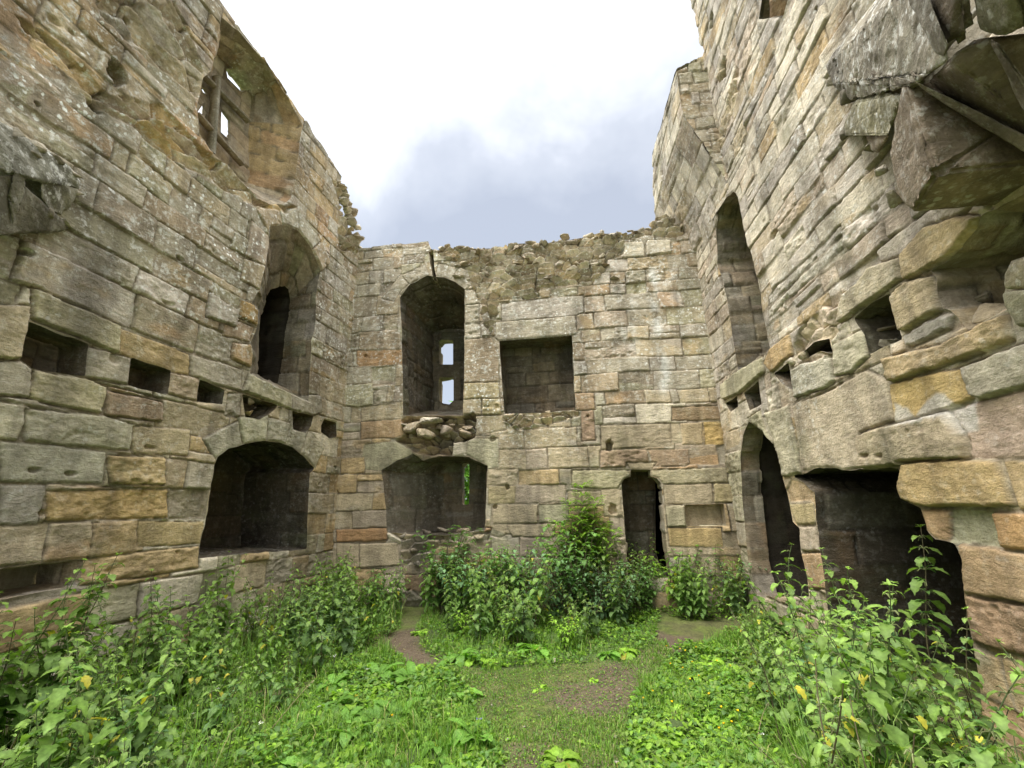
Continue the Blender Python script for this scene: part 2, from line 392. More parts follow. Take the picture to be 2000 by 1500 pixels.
def opening(wall, px, inner=None, depth=.5, wts=None, cap=True, rough_amp=.012, step=.035, scale=1.0, shift=(0, 0), seed=1, name='recess', parent=None,
            capholes=(), tintc=1.0, caprough=1.0, lich=.12, innerpx=None, caprub=None, tstep=.02, hole=True):
    """cuts a hole in the wall and returns the recess object"""
    fr = wall.fr; P = fr.pts(px)
    R, pr = resample(P, step); Rr = roughen(R, rough_amp, seed)
    if innerpx is not None: Q = fr.pts(innerpx, -depth)
    else:
        c = P.mean(0); Q = c+(P-c)*scale+np.array(shift)
    I = np.array([Q[i]*(1-t)+Q[(i+1) % len(Q)]*t for i, t in pr])
    I = roughen(I, rough_amp, seed+3)
    if hole: wall.holes.append(Rr)
    mb = MB(); tunnel(mb, fr, Rr, I, -.010, -depth, wall, wts, tstep, lich, tintc=tintc, seedo=seed*1.37)
    if cap:
        c = I.mean(0); E = c+(I-c)*(1+.16/np.abs(I-c).max())
        mn = E.min(0); mx = E.max(0); s = .025 if max(mx-mn) > .5 else .018
        w2 = Wall(fr, wall.lay, wall.seed+seed*3); w2.over = []; w2.holes = [fr.pts(h, -depth) for h in capholes]
        if caprub: w2.rub = [(np.array([(mn[0]-.3, mn[1]-.3), (mx[0]+.3, mn[1]-.3), (mx[0]+.3, mx[1]+.3), (mn[0]-.3, mx[1]+.3)]), -.03, caprub, 5, 7, ['grey', 'brown', 'tan', 'dark'])]
        w2.face(mb, np.arange(mn[0]-s, mx[0]+2*s, s), np.arange(mn[1]-s, mx[1]+2*s, s), E, wts, lambda u, z: 0*u+lich*.6, off=-depth, rough=caprough,
                tint=lambda u, z, c_: c_*tintc)
        wall.lastcap = w2
    return mb.build(name, STONE, parent)
# ================================================================ THE RUIN
def zs_of(fr, x, ys): return [fr.uz(x, y)[1] for y in ys]
def mixw(a, b, t): return a*(1-t[..., None])+b*t[..., None]
# ------------------------------------------------ back wall
zc = zs_of(FB, 1200, [1085, 1040, 985, 956, 911, 869, 830, 792, 766, 729, 701, 666, 641, 608, 575, 554, 530, 505, 480])
za = zs_of(FB, 720, [1175, 1146, 1112, 1062, 1034, 998, 963, 926, 890, 856, 822, 788, 753, 715, 683, 648, 617, 578, 554, 529, 505])
zb = zs_of(FB, 940, [1124, 1085, 1050, 1012, 982, 951, 916, 880, 851, 809, 778, 746, 700, 657, 629, 592, 564, 530, 505])
back = Wall(FB, Courses([(-1, 1.02, za, (.2, .3)), (1.02, 3.0, zb, (.2, .3)), (3.0, 9, zc, (.2, .3))], 11), 11)
GW = W_(grey=.30, tan=.14, brown=.17, pink=.10, green=.08, dark=.12, lilac=.09)
LWt = W_(grey=.08, tan=.38, ochre=.16, pink=.10, green=.10, orange=.02, brown=.04, pale=.12)
def wB(U, Z): return mixw(LWt, GW, sst(1.6, 4.6, Z+.5*fbm(U*.7, Z*.7, 3, 2)))
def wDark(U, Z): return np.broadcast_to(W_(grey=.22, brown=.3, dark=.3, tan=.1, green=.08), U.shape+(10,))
wSoot = wDark
def wWarm(U, Z): return np.broadcast_to(W_(grey=.08, tan=.35, ochre=.3, orange=.14, brown=.08, pink=.05), U.shape+(10,))
def lB(U, Z):
    a = sst(2.6, 4.6, Z)*.75
    return np.clip(a+.8*sst(.0, .5, fbm(U*.9, Z*.6, 77, 3))*sst(1.5, 3.5, Z), 0, 1)
bw = tag(empty('stone_wall', 'far ruined wall facing the camera, with an arched window above, a square niche and a low doorway', 'wall', tuple(CL)))
def PR(o):
    return o
GV = ['grey', 'green', 'pale', 'grey']
# arch stones, lintels, jambs of the back wall
back.voussoirs([(770, 590), (778, 572), (800, 553), (838, 537)], .34, 2, 'grey')
back.voussoirs([(850, 538), (868, 540), (890, 550), (910, 566)], .33, 2, 'grey', seed=2)
back.stone([(967, 629), (1124, 616), (1128, 652), (1117, 655), (975, 666), (966, 660)], 'grey', .02)
back.stone([(979, 592), (1052, 583), (1140, 576), (1142, 608), (1124, 616), (979, 628)], 'lilac')
back.stone([(908, 566), (948, 564), (948, 592), (909, 596)], 'grey'); back.stone([(908, 596), (936, 592), (936, 629), (908, 630)], 'grey')
back.stone([(908, 630), (938, 629), (940, 660), (908, 664)], 'grey'); back.stone([(907, 664), (960, 658), (972, 690), (976, 745), (906, 747)], 'brown')
back.stone([(906, 748), (974, 746), (976, 778), (906, 780)], (.44, .36, .20)); back.stone([(906, 780), (940, 778), (940, 810), (898, 808)], 'tan'); back.stone([(941, 778), (977, 778), (978, 810), (941, 810)], (.42, .34, .18))
back.stone([(928, 812), (985, 810), (990, 840), (930, 850)], 'tan')
back.stone([(700, 648), (766, 645), (781, 650), (782, 700), (700, 712)], None)
back.stone([(696, 684), (784, 682), (786, 712), (696, 716)], (.36, .20, .085))
back.stone([(664, 717), (724, 716), (727, 748), (664, 752)], 'grey'); back.stone([(664, 752), (728, 748), (730, 790), (700, 796), (664, 792)], 'green')
back.stone([(704, 795), (782, 786), (786, 822), (704, 824)], 'tan'); back.stone([(704, 824), (788, 818), (790, 850), (770, 855), (704, 858)], (.42, .27, .14))
back.stone([(712, 868), (795, 858), (806, 884), (800, 894), (740, 920), (700, 916)], (.40, .37, .24), .012)
back.stone([(664, 894), (712, 892), (713, 924), (664, 926)], 'ochre')
back.stone([(655, 1034), (755, 1030), (757, 1056), (656, 1060)], (.38, .20, .08)); back.stone([(656, 1060), (700, 1062), (702, 1110), (656, 1112)], 'tan')
back.stone([(702, 1062), (775, 1060), (782, 1104), (702, 1110)], 'tan', .02)
back.voussoirs([(830, 900), (858, 891), (880, 890)], .2, 1, 'brown'); back.stone([(883, 860), (914, 856), (912, 892), (880, 890)], 'pale', .01)
back.stone([(914, 857), (973, 856), (975, 912), (952, 918), (950, 908), (909, 886)], (.42, .39, .26), .012)
back.stone([(953, 916), (1012, 916), (1012, 948), (953, 950)], 'tan'); back.stone([(953, 950), (1008, 948), (1005, 984), (953, 984)], (.42, .34, .18))
back.stone([(1008, 948), (1105, 946), (1104, 980), (1008, 984)], 'pink'); back.stone([(962, 985), (1050, 985), (1050, 1022), (962, 1024)], 'tan')
back.stone([(1052, 986), (1110, 984), (1112, 1020), (1052, 1022)], 'green'); back.stone([(988, 1024), (1085, 1022), (1082, 1050), (1000, 1048)], 'tan')
# door head
back.stone([(1172, 880), (1262, 877), (1268, 903), (1224, 905), (1222, 912), (1172, 914)], (.29, .20, .125)); back.stone([(1264, 877), (1345, 876), (1348, 905), (1340, 911), (1278, 911), (1274, 904)], (.31, .21, .13))
back.stone([(1222, 904), (1282, 903), (1272, 918), (1232, 917)], 'tan', .015)
back.stone([(1117, 918), (1232, 918), (1232, 929), (1222, 934), (1212, 946), (1206, 955), (1117, 952)], (.39, .35, .21)); back.stone([(1272, 918), (1420, 912), (1424, 944), (1296, 946), (1286, 934), (1272, 930)], (.38, .33, .20))
back.stone([(1296, 947), (1392, 944), (1394, 984), (1298, 986)], 'tan'); back.stone([(1394, 944), (1436, 944), (1438, 982), (1394, 982)], (.42, .34, .17))
back.stone([(1299, 987), (1338, 986), (1342, 1028), (1303, 1030)], (.37, .33, .21), .02)
back.stone([(1303, 1031), (1410, 1030), (1414, 1070), (1308, 1068)], (.43, .30, .12)); back.stone([(1174, 955), (1212, 955), (1216, 1008), (1180, 1008)], 'tan')
back.stone([(1190, 1010), (1218, 1010), (1222, 1048), (1192, 1048)], 'pink'); back.stone([(1200, 1050), (1224, 1048), (1228, 1128), (1212, 1130), (1204, 1090)], 'pink', .03)
back.stone([(1374, 823), (1422, 822), (1424, 868), (1376, 870)], (.42, .28, .085)); back.stone([(1328, 826), (1372, 824), (1372, 868), (1332, 868)], (.46, .35, .20))
back.stone([(1312, 795), (1422, 790), (1424, 820), (1312, 822)], (.28, .185, .10)); back.stone([(1122, 768), (1160, 766), (1164, 800), (1126, 802)], (.43, .29, .17))
back.stone([(1134, 802), (1160, 800), (1164, 860), (1136, 862)], (.42, .28, .18)); back.stone([(1172, 830), (1310, 826), (1312, 872), (1174, 878)], (.32, .26, .17))
back.stone([(1213, 474), (1258, 472), (1260, 502), (1214, 504)], 'pale', .03); back.stone([(1262, 470), (1310, 468), (1312, 494), (1262, 500)], 'pale', .03)
back.rub = [(FB.pts([(846, 487), (862, 500), (880, 508), (915, 530), (925, 575), (938, 600), (946, 640), (962, 655), (968, 622), (978, 592), (1050, 582), (1056, 562), (1160, 556), (1185, 530), (1190, 505), (1215, 500), (1225, 470), (1262, 462), (1340, 462), (1345, 425), (1250, 400), (1100, 400), (846, 440)]), -.07, .13, 3.3, 8.0, ['grey', 'pale', 'tan', 'lilac', 'pink', 'grey']),
            (FB.pts([(772, 862), (790, 850), (786, 822), (795, 812), (925, 806), (932, 815), (925, 858), (912, 862), (884, 862), (880, 888), (850, 892), (806, 884)]), -.24, .20, 4.6, 7.5, ['brown', 'pink', 'tan', 'grey']),
            (FB.pts([(757, 1040), (765, 1030), (800, 1024), (880, 1018), (945, 1026), (1000, 1050), (940, 1062), (860, 1070), (820, 1100), (790, 1110), (780, 1062), (757, 1056)]), -.03, .07, 4.0, 6, ['tan', 'pink', 'pale', 'grey']),
            (FB.pts([(980, 806), (1130, 798), (1135, 812), (1060, 835), (1000, 838), (985, 825)]), -.04, .10, 4.5, 7, ['grey', 'brown', 'tan']),
            (FB.pts([(640, 1150), (700, 1150), (760, 1150), (830, 1150), (830, 1200), (640, 1190)]), .0, .06, 3.5, 5, ['tan', 'grey', 'green'])]
for a in ((1190, 870, 13, 22, .2), (1197, 996, 16, 22, .12), (991, 952, 8, 9, .1), (967, 990, 8, 9, .1), (713, 695, 7, 6, .08), (658, 962, 6, 8, .08), (1100, 777, 5, 5, .06), (951, 794, 10, 4, .05), (962, 857, 12, 10, .08), (1148, 812, 6, 5, .06)): back.pit(*a)
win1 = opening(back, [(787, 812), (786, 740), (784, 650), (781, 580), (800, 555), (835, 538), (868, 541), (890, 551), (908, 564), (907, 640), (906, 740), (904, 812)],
               innerpx=[(846, 800), (846, 760), (846, 700), (846, 652), (860, 646), (875, 642), (895, 642), (910, 646), (925, 652), (925, 700), (925, 760), (925, 800)], depth=1.5, wts=wDark, seed=2, name='window_embrasure', parent=bw, tintc=.34,  # embrasure stone coloured darker to carry its shade
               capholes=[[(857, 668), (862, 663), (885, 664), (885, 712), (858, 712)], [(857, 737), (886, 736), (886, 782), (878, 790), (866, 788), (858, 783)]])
def light_rim(name, fr, pxs, d0, d1, wts, parent, wall, sc=1.0):
    mb = MB()
    for px in pxs:
        R, pr = resample(fr.pts(px, d0), .04); tunnel(mb, fr, R, (R-R.mean(0))*sc+R.mean(0), d0+.004, d1, wall, wts, .03, 0)
    return mb.build(name, STONE, parent)
light_rim('window_frame', FB, [[(857, 668), (862, 663), (885, 664), (885, 712), (858, 712)], [(857, 737), (886, 736), (886, 782), (878, 790), (866, 788), (858, 783)]], -1.5, -1.8, wDark, win1, back)
niche = opening(back, [(975, 666), (1117, 655), (1121, 730), (1124, 800), (1060, 806), (985, 808), (980, 740)], depth=.55, wts=wDark, seed=4, name='square_niche', parent=bw, tintc=.36, rough_amp=.008, caprough=1.6)  # niche shade painted into the stone by tintc
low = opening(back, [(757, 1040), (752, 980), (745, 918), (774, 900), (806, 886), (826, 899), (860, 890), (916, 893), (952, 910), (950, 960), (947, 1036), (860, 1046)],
              innerpx=[(868, 1040), (868, 985), (868, 930), (870, 920), (876, 912), (884, 908), (892, 904), (925, 904), (946, 912), (947, 960), (947, 1030), (900, 1040)], depth=.95, wts=wDark, seed=6, name='lower_window_embrasure', parent=bw, tintc=.42, rough_amp=.014,  # tintc darkens this interior with painted shade
              capholes=[[(902, 908), (907, 903), (914, 903), (917, 908), (916, 985), (902, 986)]])
light_rim('window_frame', FB, [[(902, 908), (907, 903), (914, 903), (917, 908), (916, 985), (902, 986)]], -.95, -1.25, wDark, low, back)
dpx = [(1228, 1132), (1221, 1040), (1214, 944), (1220, 934), (1232, 930), (1232, 917), (1271, 917), (1271, 930), (1284, 934), (1292, 944), (1302, 1060), (1312, 1132)]
door = opening(back, dpx, depth=.3, wts=wDark, seed=8, name='doorway', parent=bw, rough_amp=.006, cap=False, tstep=.015)
wl2 = Wall(FB, back.lay, 15)
cham = opening(wl2, [(1218, 1140), (1211, 1040), (1205, 944), (1208, 915), (1230, 906), (1240, 906), (1262, 906), (1276, 906), (1292, 912), (1304, 944), (1314, 1060), (1324, 1140)],
               innerpx=[(1216, 1124), (1212, 1040), (1206, 944), (1208, 892), (1230, 892), (1240, 892), (1262, 892), (1276, 892), (1300, 892), (1308, 944), (1318, 1060), (1324, 1124)], depth=.72, wts=wB, tintc=.3, seed=9, name='door_passage', parent=door, rough_amp=.004, hole=False,  # chamber stone darkened, door shade put into its colour
               capholes=[[(1280, 912), (1281, 1116), (1316, 1116), (1306, 912)]])
mb = MB(); Ri, _ = resample(FB.pts([(1277, 1122), (1276, 906), (1312, 906), (1322, 1122)], -.71), .06); tunnel(mb, FB, Ri, Ri, -.70, -4.0, wl2, wDark, .06, 0, tintc=.15)  # near-black colour paints the gloom of the passage
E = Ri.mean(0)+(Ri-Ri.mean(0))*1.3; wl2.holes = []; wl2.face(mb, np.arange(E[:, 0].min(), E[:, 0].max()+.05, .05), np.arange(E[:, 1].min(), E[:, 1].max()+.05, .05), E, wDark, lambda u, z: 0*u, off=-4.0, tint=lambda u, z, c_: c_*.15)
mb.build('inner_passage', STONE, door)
rec = opening(back, [(1337, 986), (1414, 984), (1419, 1027), (1341, 1028)], depth=.22, wts=wB, seed=12, name='wall_recess', parent=bw, rough_amp=.006)
crack = opening(back, [(837, 492), (846, 488), (848, 520), (853, 549), (846, 545), (841, 520)], depth=.6, wts=wDark, seed=13, name='wall_crack', parent=bw, rough_amp=.01, scale=.9)
silB = FB.pts([(600, 1260), (600, 500), (660, 494), (699, 487), (745, 480), (800, 475), (836, 471), (839, 486), (846, 487), (902, 481), (950, 484), (990, 484), (997, 473), (1046, 473), (1070, 471), (1130, 462), (1165, 456), (1203, 450), (1214, 459), (1262, 448), (1280, 442), (1282, 421), (1305, 418), (1320, 436), (1400, 436), (1520, 436), (1600, 1260)])
silB = roughen(resample(silB, .05)[0], .045, 21, 4.0)
uB = np.arange(-.06, WB+.07, .0145); zB = np.arange(-.25, 7.7, .0145)
silB[:, 0] = np.clip(silB[:, 0], uB[0]-.2, uB[-1]+.2)
def tB(U, Z, c):
    # pale lime streaks running down the wall by the right, brown soot by the niche
    us_, zs_ = zip(*[FB.uz(x, y) for x, y in ((1300, 790), (1296, 700), (1284, 620), (1272, 530))]); uc = np.interp(Z, zs_, us_)
    w = np.exp(-((U-uc-.05*fbm(U*0, Z*1.5, 5, 2))/.085)**2)*sst(zs_[0], zs_[0]+.5, Z)*(1-sst(zs_[-1]-.1, zs_[-1]+.2, Z))*sst(-.3, .15, fbm(U*5, Z*4, 6, 4))*.9
    w2 = np.exp(-((U-uc+.55)/.14)**2)*sst(4.4, 4.8, Z)*(1-sst(6.0, 6.3, Z))*sst(-.15, .3, fbm(U*5, Z*4, 8, 4))*.6
    w = np.maximum(w, w2)[..., None]
    return c*(1-w)+np.array((.88, .86, .78))*w
mb = MB(); back.face(mb, uB, zB, silB, wB, lB, tint=tB)
mb.build('masonry_face', STONE, bw)
# wall head: broken top running back through the thickness of the wall
def wallhead(fr, sil, u0, u1, thick, seed, name, parent, amp=.10, n=26):
    P = np.array([p for p in sil]); us = np.arange(u0, u1, .03)
    # top of silhouette at each u
    Q = np.roll(P, -1, 0); zt = np.full(us.shape, -9.0)
    for a, b in zip(P, Q):
        lo, hi = min(a[0], b[0]), max(a[0], b[0]); m = (us >= lo) & (us <= hi)
        if hi-lo > 1e-6: zt[m] = np.maximum(zt[m], a[1]+(b[1]-a[1])*(us[m]-a[0])/(b[0]-a[0]))
    ok = zt > 0; us = us[ok]; zt = zt[ok]
    t = np.linspace(0, 1, n); U, T = np.meshgrid(us, t, indexing='ij'); off = -T*thick
    f1, e, cid, cx, cy = voro(U*3.2, T*thick*3.2, seed)
    Zt = zt[:, None]+(amp*(hsh(cid, cid*0, 3)-.4)-amp*.8*(1-sst(.02, .2, e))+.05*fbm(U*1.3, T*2, seed, 3))*sst(0, .12, T)-.02
    V = fr.pos(U, Zt, off-.03)
    cc = PV[[0, 1, 6, 9]][(hsh(cid, cid*0, 4)*4).astype(int).clip(0, 3)]
    mb = MB(); m0, m1 = U.shape; idx = np.arange(m0*m1).reshape(m0, m1)
    q = np.stack([idx[:-1, :-1], idx[1:, :-1], idx[1:, 1:], idx[:-1, 1:]], -1).reshape(-1, 4)
    mb.add(V.reshape(-1, 3), q, np.concatenate([cc, np.full(U.shape+(1,), .8)], -1).reshape(-1, 4))
    return mb.build(name, STONE, parent)
wallhead(FB, silB, -.2, WB, 1.1, 31, 'wall_head', bw)
# ------------------------------------------------ left wall
zl = zs_of(FL, 250, [1215, 1145, 1083, 1017, 950, 885, 826, 757, 696, 636, 562, 507, 450, 388, 340, 290, 240])
left = Wall(FL, Courses([(-2, 12, zl, (.24, .34))], 23, bl=(1.1, 3.0)), 23)
LM = W_(grey=.36, tan=.12, lilac=.14, dark=.12, green=.12, brown=.10, pink=.04)
LLo = W_(grey=.12, tan=.34, ochre=.18, green=.16, brown=.04, pale=.16)
LT = W_(grey=.12, tan=.30, ochre=.20, pink=.16, pale=.12, orange=.07, brown=.03)
def wL(U, Z):
    w = mixw(LLo, LM, sst(2.9, 4.2, Z+.4*fbm(U*.6, Z*.6, 13, 2)))
    return mixw(w, LT, sst(6.75, 7.35, Z+.27*U+.4*fbm(U*.8, Z*.8, 14, 2)))
def lL(U, Z): return np.clip(.25+.75*sst(3.3, 4.6, Z)*(1-.55*sst(6.6, 7.4, Z)), 0, 1)*sst(1.2, 3.2, Z+.8)
lw = empty('stone_wall', 'tall left hand ruined wall with a row of joist holes, a low arched recess and a high arched doorway', 'wall', tuple(CL))
# hand placed blocks
left.stone([(172, 676), (262, 700), (250, 752), (165, 735)], 'grey', .02); left.stone([(60, 560), (235, 637), (232, 690), (60, 622)], (.37, .33, .20), .03)
left.stone([(236, 640), (372, 690), (372, 738), (258, 700), (232, 690)], (.38, .27, .12), .0)
left.stone([(-60, 590), (55, 598), (55, 630), (40, 704), (-60, 700)], 'tan', .05); left.stone([(-60, 704), (40, 706), (62, 722), (58, 778), (-60, 770)], 'grey', .04)
left.stone([(65, 722), (170, 738), (215, 758), (200, 810), (55, 780)], (.42, .37, .22), .02); left.stone([(372, 690), (472, 722), (472, 764), (372, 740)], 'grey', .015)
left.stone([(488, 724), (566, 764), (566, 800), (472, 764)], (.40, .37, .24), .05); left.stone([(334, 726), (390, 738), (386, 784), (328, 770)], 'brown', .02)
left.stone([(446, 768), (472, 766), (472, 815), (440, 812)], 'grey'); left.stone([(566, 766), (626, 772), (628, 806), (614, 812), (566, 800)], 'grey', .02)
left.stone([(210, 735+25), (318, 785), (318, 824), (205, 812)], (.32, .22, .14)); left.stone([(50, 798), (205, 812), (262, 830), (255, 880), (48, 862)], (.40, .37, .26))
left.stone([(0, 862), (48, 862), (210, 882), (205, 945), (100, 944), (0, 940)], (.38, .36, .27)); left.stone([(212, 890), (325, 892), (322, 948), (214, 946)], (.43, .31, .14))
left.stone([(92, 958), (330, 955), (330, 1012), (92, 1018)], (.45, .30, .11)); left.stone([(332, 955), (410, 956), (402, 1014), (330, 1014)], 'dark', -.02)
left.stone([(270, 1016), (400, 1018), (394, 1062), (270, 1070)], (.43, .32, .15)); left.stone([(160, 1094), (300, 1075), (390, 1066), (388, 1110), (155, 1144)], 'ochre')
left.stone([(0, 944), (95, 946), (75, 1025), (0, 1026)], (.34, .31, .26)); left.stone([(262, 832), (374, 838), (370, 890), (258, 886)], (.40, .32, .19))
left.voussoirs([(424, 900), (446, 880), (482, 866), (516, 861), (546, 863), (570, 873), (592, 889), (616, 914)], .42, 5, [(.36, .335, .25), (.40, .38, .26), (.38, .34, .24)], .008, 5)
left.voussoirs([(524, 452), (540, 440), (562, 441), (584, 451), (606, 482), (628, 530)], .36, 4, [(.40, .31, .20), (.42, .38, .28)], .03, 6)
for q, c in (([(505, 600), (493, 594), (470, 585), (468, 620), (504, 636)], (.44, .28, .10)), ([(498, 640), (470, 628), (440, 630), (436, 655), (490, 668)], (.42, .30, .20)), ([(494, 672), (494, 700), (488, 718), (452, 700), (456, 670)], (.44, .29, .15)), ([(520, 520), (514, 540), (508, 566), (470, 545), (478, 505)], 'tan'), ([(524, 460), (528, 500), (520, 520), (480, 500), (492, 430)], 'pink')): left.stone(q, c, .02)
left.stone([(408, 570), (465, 606), (462, 640), (402, 618)], 'lilac', .05)
left.rub = [(FL.pts([(650, 350), (672, 350), (700, 420), (720, 495), (662, 492), (660, 440), (664, 400)]), -.04, .14, 3.5, 6.5, ['tan', 'pink', 'brown', 'grey']),
            (FL.pts([(215, 175), (330, 215), (400, 290), (470, 345), (505, 388), (585, 402), (560, 418), (480, 395), (330, 310), (260, 250), (170, 200), (130, 130), (60, 60), (20, 20), (90, 60), (150, 120)]), -.10, .10, 2.2, 5.5, ['tan', 'ochre', 'tan', 'pink']),
            (FL.pts([(345, 0), (370, 60), (400, 140), (395, 200), (300, 130), (200, 40), (180, 0)]), -.06, .07, 1.8, 4.5, ['tan', 'pink', 'grey'])]
for a in ((47, 494, 26, 14, .2), (352, 506, 14, 8, .12), (74, 203, 8, 8, .1), (254, 40, 12, 20, .12), (228, 143, 44, 44, .28), (225, 700, 22, 26, .05), (187, 211, 34, 16, .15), (62, 60, 40, 16, .2), (322, 349, 5, 4, .05), (560, 690, 3, 3, .02), (68, 918, 26, 5, .06), (140, 925, 26, 10, .05), (85, 1002, 14, 14, .06), (294, 874, 20, 3, .04), (656, 913, 6, 6, .08), (300, 330, 4, 4, .04)): left.pit(*a)
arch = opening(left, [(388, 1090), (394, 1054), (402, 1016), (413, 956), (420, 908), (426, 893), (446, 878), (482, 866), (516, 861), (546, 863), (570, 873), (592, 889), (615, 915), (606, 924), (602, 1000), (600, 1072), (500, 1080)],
               depth=1.25, wts=wDark, tintc=.22, seed=31, name='arched_recess', parent=lw, rough_amp=.018, shift=(.05, .04), scale=.97)  # tintc paints the deep shade of the arch onto its stones
lo = [(488, 731), (493, 696), (490, 670), (498, 652), (505, 632), (504, 608), (493, 592), (500, 576), (509, 566), (514, 536), (522, 512), (526, 480), (527, 442), (560, 440), (584, 450), (606, 480), (627, 530), (618, 570), (618, 624), (610, 664), (608, 700), (603, 784), (545, 758)]
li = [(500, 731), (506, 700), (506, 670), (507, 652), (508, 632), (510, 615), (512, 608), (514, 600), (516, 596), (518, 590), (520, 585), (524, 575), (528, 565), (545, 560), (556, 560), (563, 565), (566, 590), (562, 610), (559, 640), (555, 664), (552, 700), (543, 752), (520, 741)]
ldoor = opening(left, lo, innerpx=li, depth=.62, wts=wB, tintc=.62, seed=33, name='upper_doorway', parent=lw, rough_amp=.022, cap=False)  # reveal toned down with shade in the colour
wl3 = Wall(FL, left.lay, 41)
mb = MB(); Ri, _ = resample(FL.pts(li, -.62), .05); Ri = Ri.mean(0)+(Ri-Ri.mean(0))*1.12; tunnel(mb, FL, Ri, Ri+np.array((-.0, 0)), -.60, -4.4, left, wDark, .06, 0, tintc=.12)  # passage darkness painted into walls and end cap
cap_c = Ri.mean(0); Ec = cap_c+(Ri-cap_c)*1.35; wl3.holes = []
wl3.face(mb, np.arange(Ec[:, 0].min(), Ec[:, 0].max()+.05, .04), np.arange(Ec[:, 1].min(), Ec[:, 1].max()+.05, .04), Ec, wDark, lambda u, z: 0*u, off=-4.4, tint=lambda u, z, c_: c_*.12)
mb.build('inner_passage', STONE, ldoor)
sockL = [[(56, 628), (174, 672), (168, 735), (64, 720), (41, 702)], [(258, 699), (336, 723), (328, 771), (250, 752)], [(391, 741), (440, 762), (436, 790), (386, 784)],
         [(474, 769), (545, 792), (530, 806), (508, 820), (480, 815)], [(572, 803), (613, 812), (608, 832), (598, 846), (574, 838)], [(634, 818), (657, 826), (658, 853), (644, 856), (628, 844), (628, 830)]]
for k, q in enumerate(sockL): opening(left, q, depth=.40, wts=wDark, tintc=.4, seed=50+k, name='joist_socket', parent=lw, rough_amp=.014, step=.025, scale=.94)  # socket insides coloured dark for their shade
opening(left, [(-90, 1128), (0, 1112), (60, 1102), (163, 1094), (154, 1142), (80, 1156), (-90, 1190)], depth=.55, wts=wDark, seed=60, name='wall_recess', parent=lw, rough_amp=.02)
# big broken window high in the left wall
wo = [(434, 34), (468, 62), (498, 98), (524, 124), (542, 160), (564, 192), (591, 243), (586, 280), (582, 320), (577, 350), (570, 385), (557, 397), (534, 400), (504, 386), (458, 338), (408, 292), (390, 262), (386, 210), (398, 150), (414, 140), (420, 112), (426, 80), (432, 50)]
P = FL.pts(wo); R, pr = resample(P, .05); Rr = roughen(R, .02, 71); left.holes.append(Rr)
wi = [(425, 112), (441, 122), (466, 122), (482, 148), (492, 175), (490, 205), (486, 236), (485, 262), (484, 300), (483, 338), (480, 352), (472, 356), (462, 350), (450, 340), (432, 322), (404, 288), (384, 258), (378, 205), (384, 160), (396, 140), (404, 130), (410, 122), (416, 116)]
DW = .62; Qi = FL.pts(wi, -DW)
Ii = np.array([Qi[i]*(1-t)+Qi[(i+1) % len(Qi)]*t for i, t in pr])
mb = MB(); tunnel(mb, FL, Rr, Ii, -.01, -DW, left, lambda U, Z: mixw(W_(dark=.6, brown=.4), W_(tan=.35, ochre=.3, orange=.14, brown=.12, pink=.05), (Z > 6)*1.0), .022, .1)  # soffit and sill: shade put into dark stone colours; jambs stay warm
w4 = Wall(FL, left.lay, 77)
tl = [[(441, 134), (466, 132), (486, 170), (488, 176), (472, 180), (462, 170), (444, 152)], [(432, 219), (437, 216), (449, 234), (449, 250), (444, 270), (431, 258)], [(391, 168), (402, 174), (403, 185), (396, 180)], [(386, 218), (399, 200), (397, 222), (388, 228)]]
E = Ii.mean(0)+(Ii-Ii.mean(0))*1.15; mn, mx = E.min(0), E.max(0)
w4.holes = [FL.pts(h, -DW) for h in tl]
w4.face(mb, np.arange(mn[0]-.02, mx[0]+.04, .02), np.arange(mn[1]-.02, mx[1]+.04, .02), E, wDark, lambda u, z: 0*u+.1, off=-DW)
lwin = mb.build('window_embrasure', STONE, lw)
light_rim('window_frame', FL, tl, -DW, -DW-.05, wDark, lwin, left)
def bar(mb, A, B, w, dpt, fr, seed=0, col=(.36, .33, .25)):
    """stone bar between two (u,z,off) points, square section, slightly worn"""
    A = np.array(A, float); B = np.array(B, float); n = max(3, int(np.linalg.norm((B-A)[:2])/.06)); t = np.linspace(0, 1, n)
    d = (B-A)[:2]; d /= np.linalg.norm(d); nn = np.array([-d[1], d[0]])
    ring = [(-1, -1), (-.72, 1), (.72, 1), (1, -1)]; V = []
    for k, tt in enumerate(t):
        c = A+(B-A)*tt
        for a, b in ring:
            j = 1+.12*float(vn(np.array(k*.7+seed), np.array(a*3+b)))
            V.append(fr.pos(np.array(c[0]+nn[0]*a*w/2*j), np.array(c[1]+nn[1]*a*w/2*j), np.array(c[2]+b*dpt/2)))
    V = np.array(V); Fq = []
    for k in range(n-1):
        for j in range(4): Fq.append((k*4+j, k*4+(j+1) % 4, k*4+4+(j+1) % 4, k*4+4+j))
    Fq += [(0, 1, 2, 3), ((n-1)*4+3, (n-1)*4+2, (n-1)*4+1, (n-1)*4)]
    mb.add(V, Fq, np.array(col+(.3,)))
mb = MB()
def fp(px, py, off): u, z = FL.uz(px, py, off); return (u, z, off)
bar(mb, fp(412, 300, -.52), fp(424, 150, -.52), .07, .12, FL)
mb.build('window_mullion', STONE, lwin, smooth=False)
mb = MB(); bar(mb, fp(396, 146, -.52), fp(486, 238, -.52), .055, .1, FL, 2, (.30, .26, .18)); mb.build('window_transom', STONE, lwin, smooth=False)
mb = MB(); bar(mb, fp(384, 222, -.52), fp(474, 322, -.52), .055, .1, FL, 4, (.33, .27, .18)); mb.build('window_transom', STONE, lwin, smooth=False)
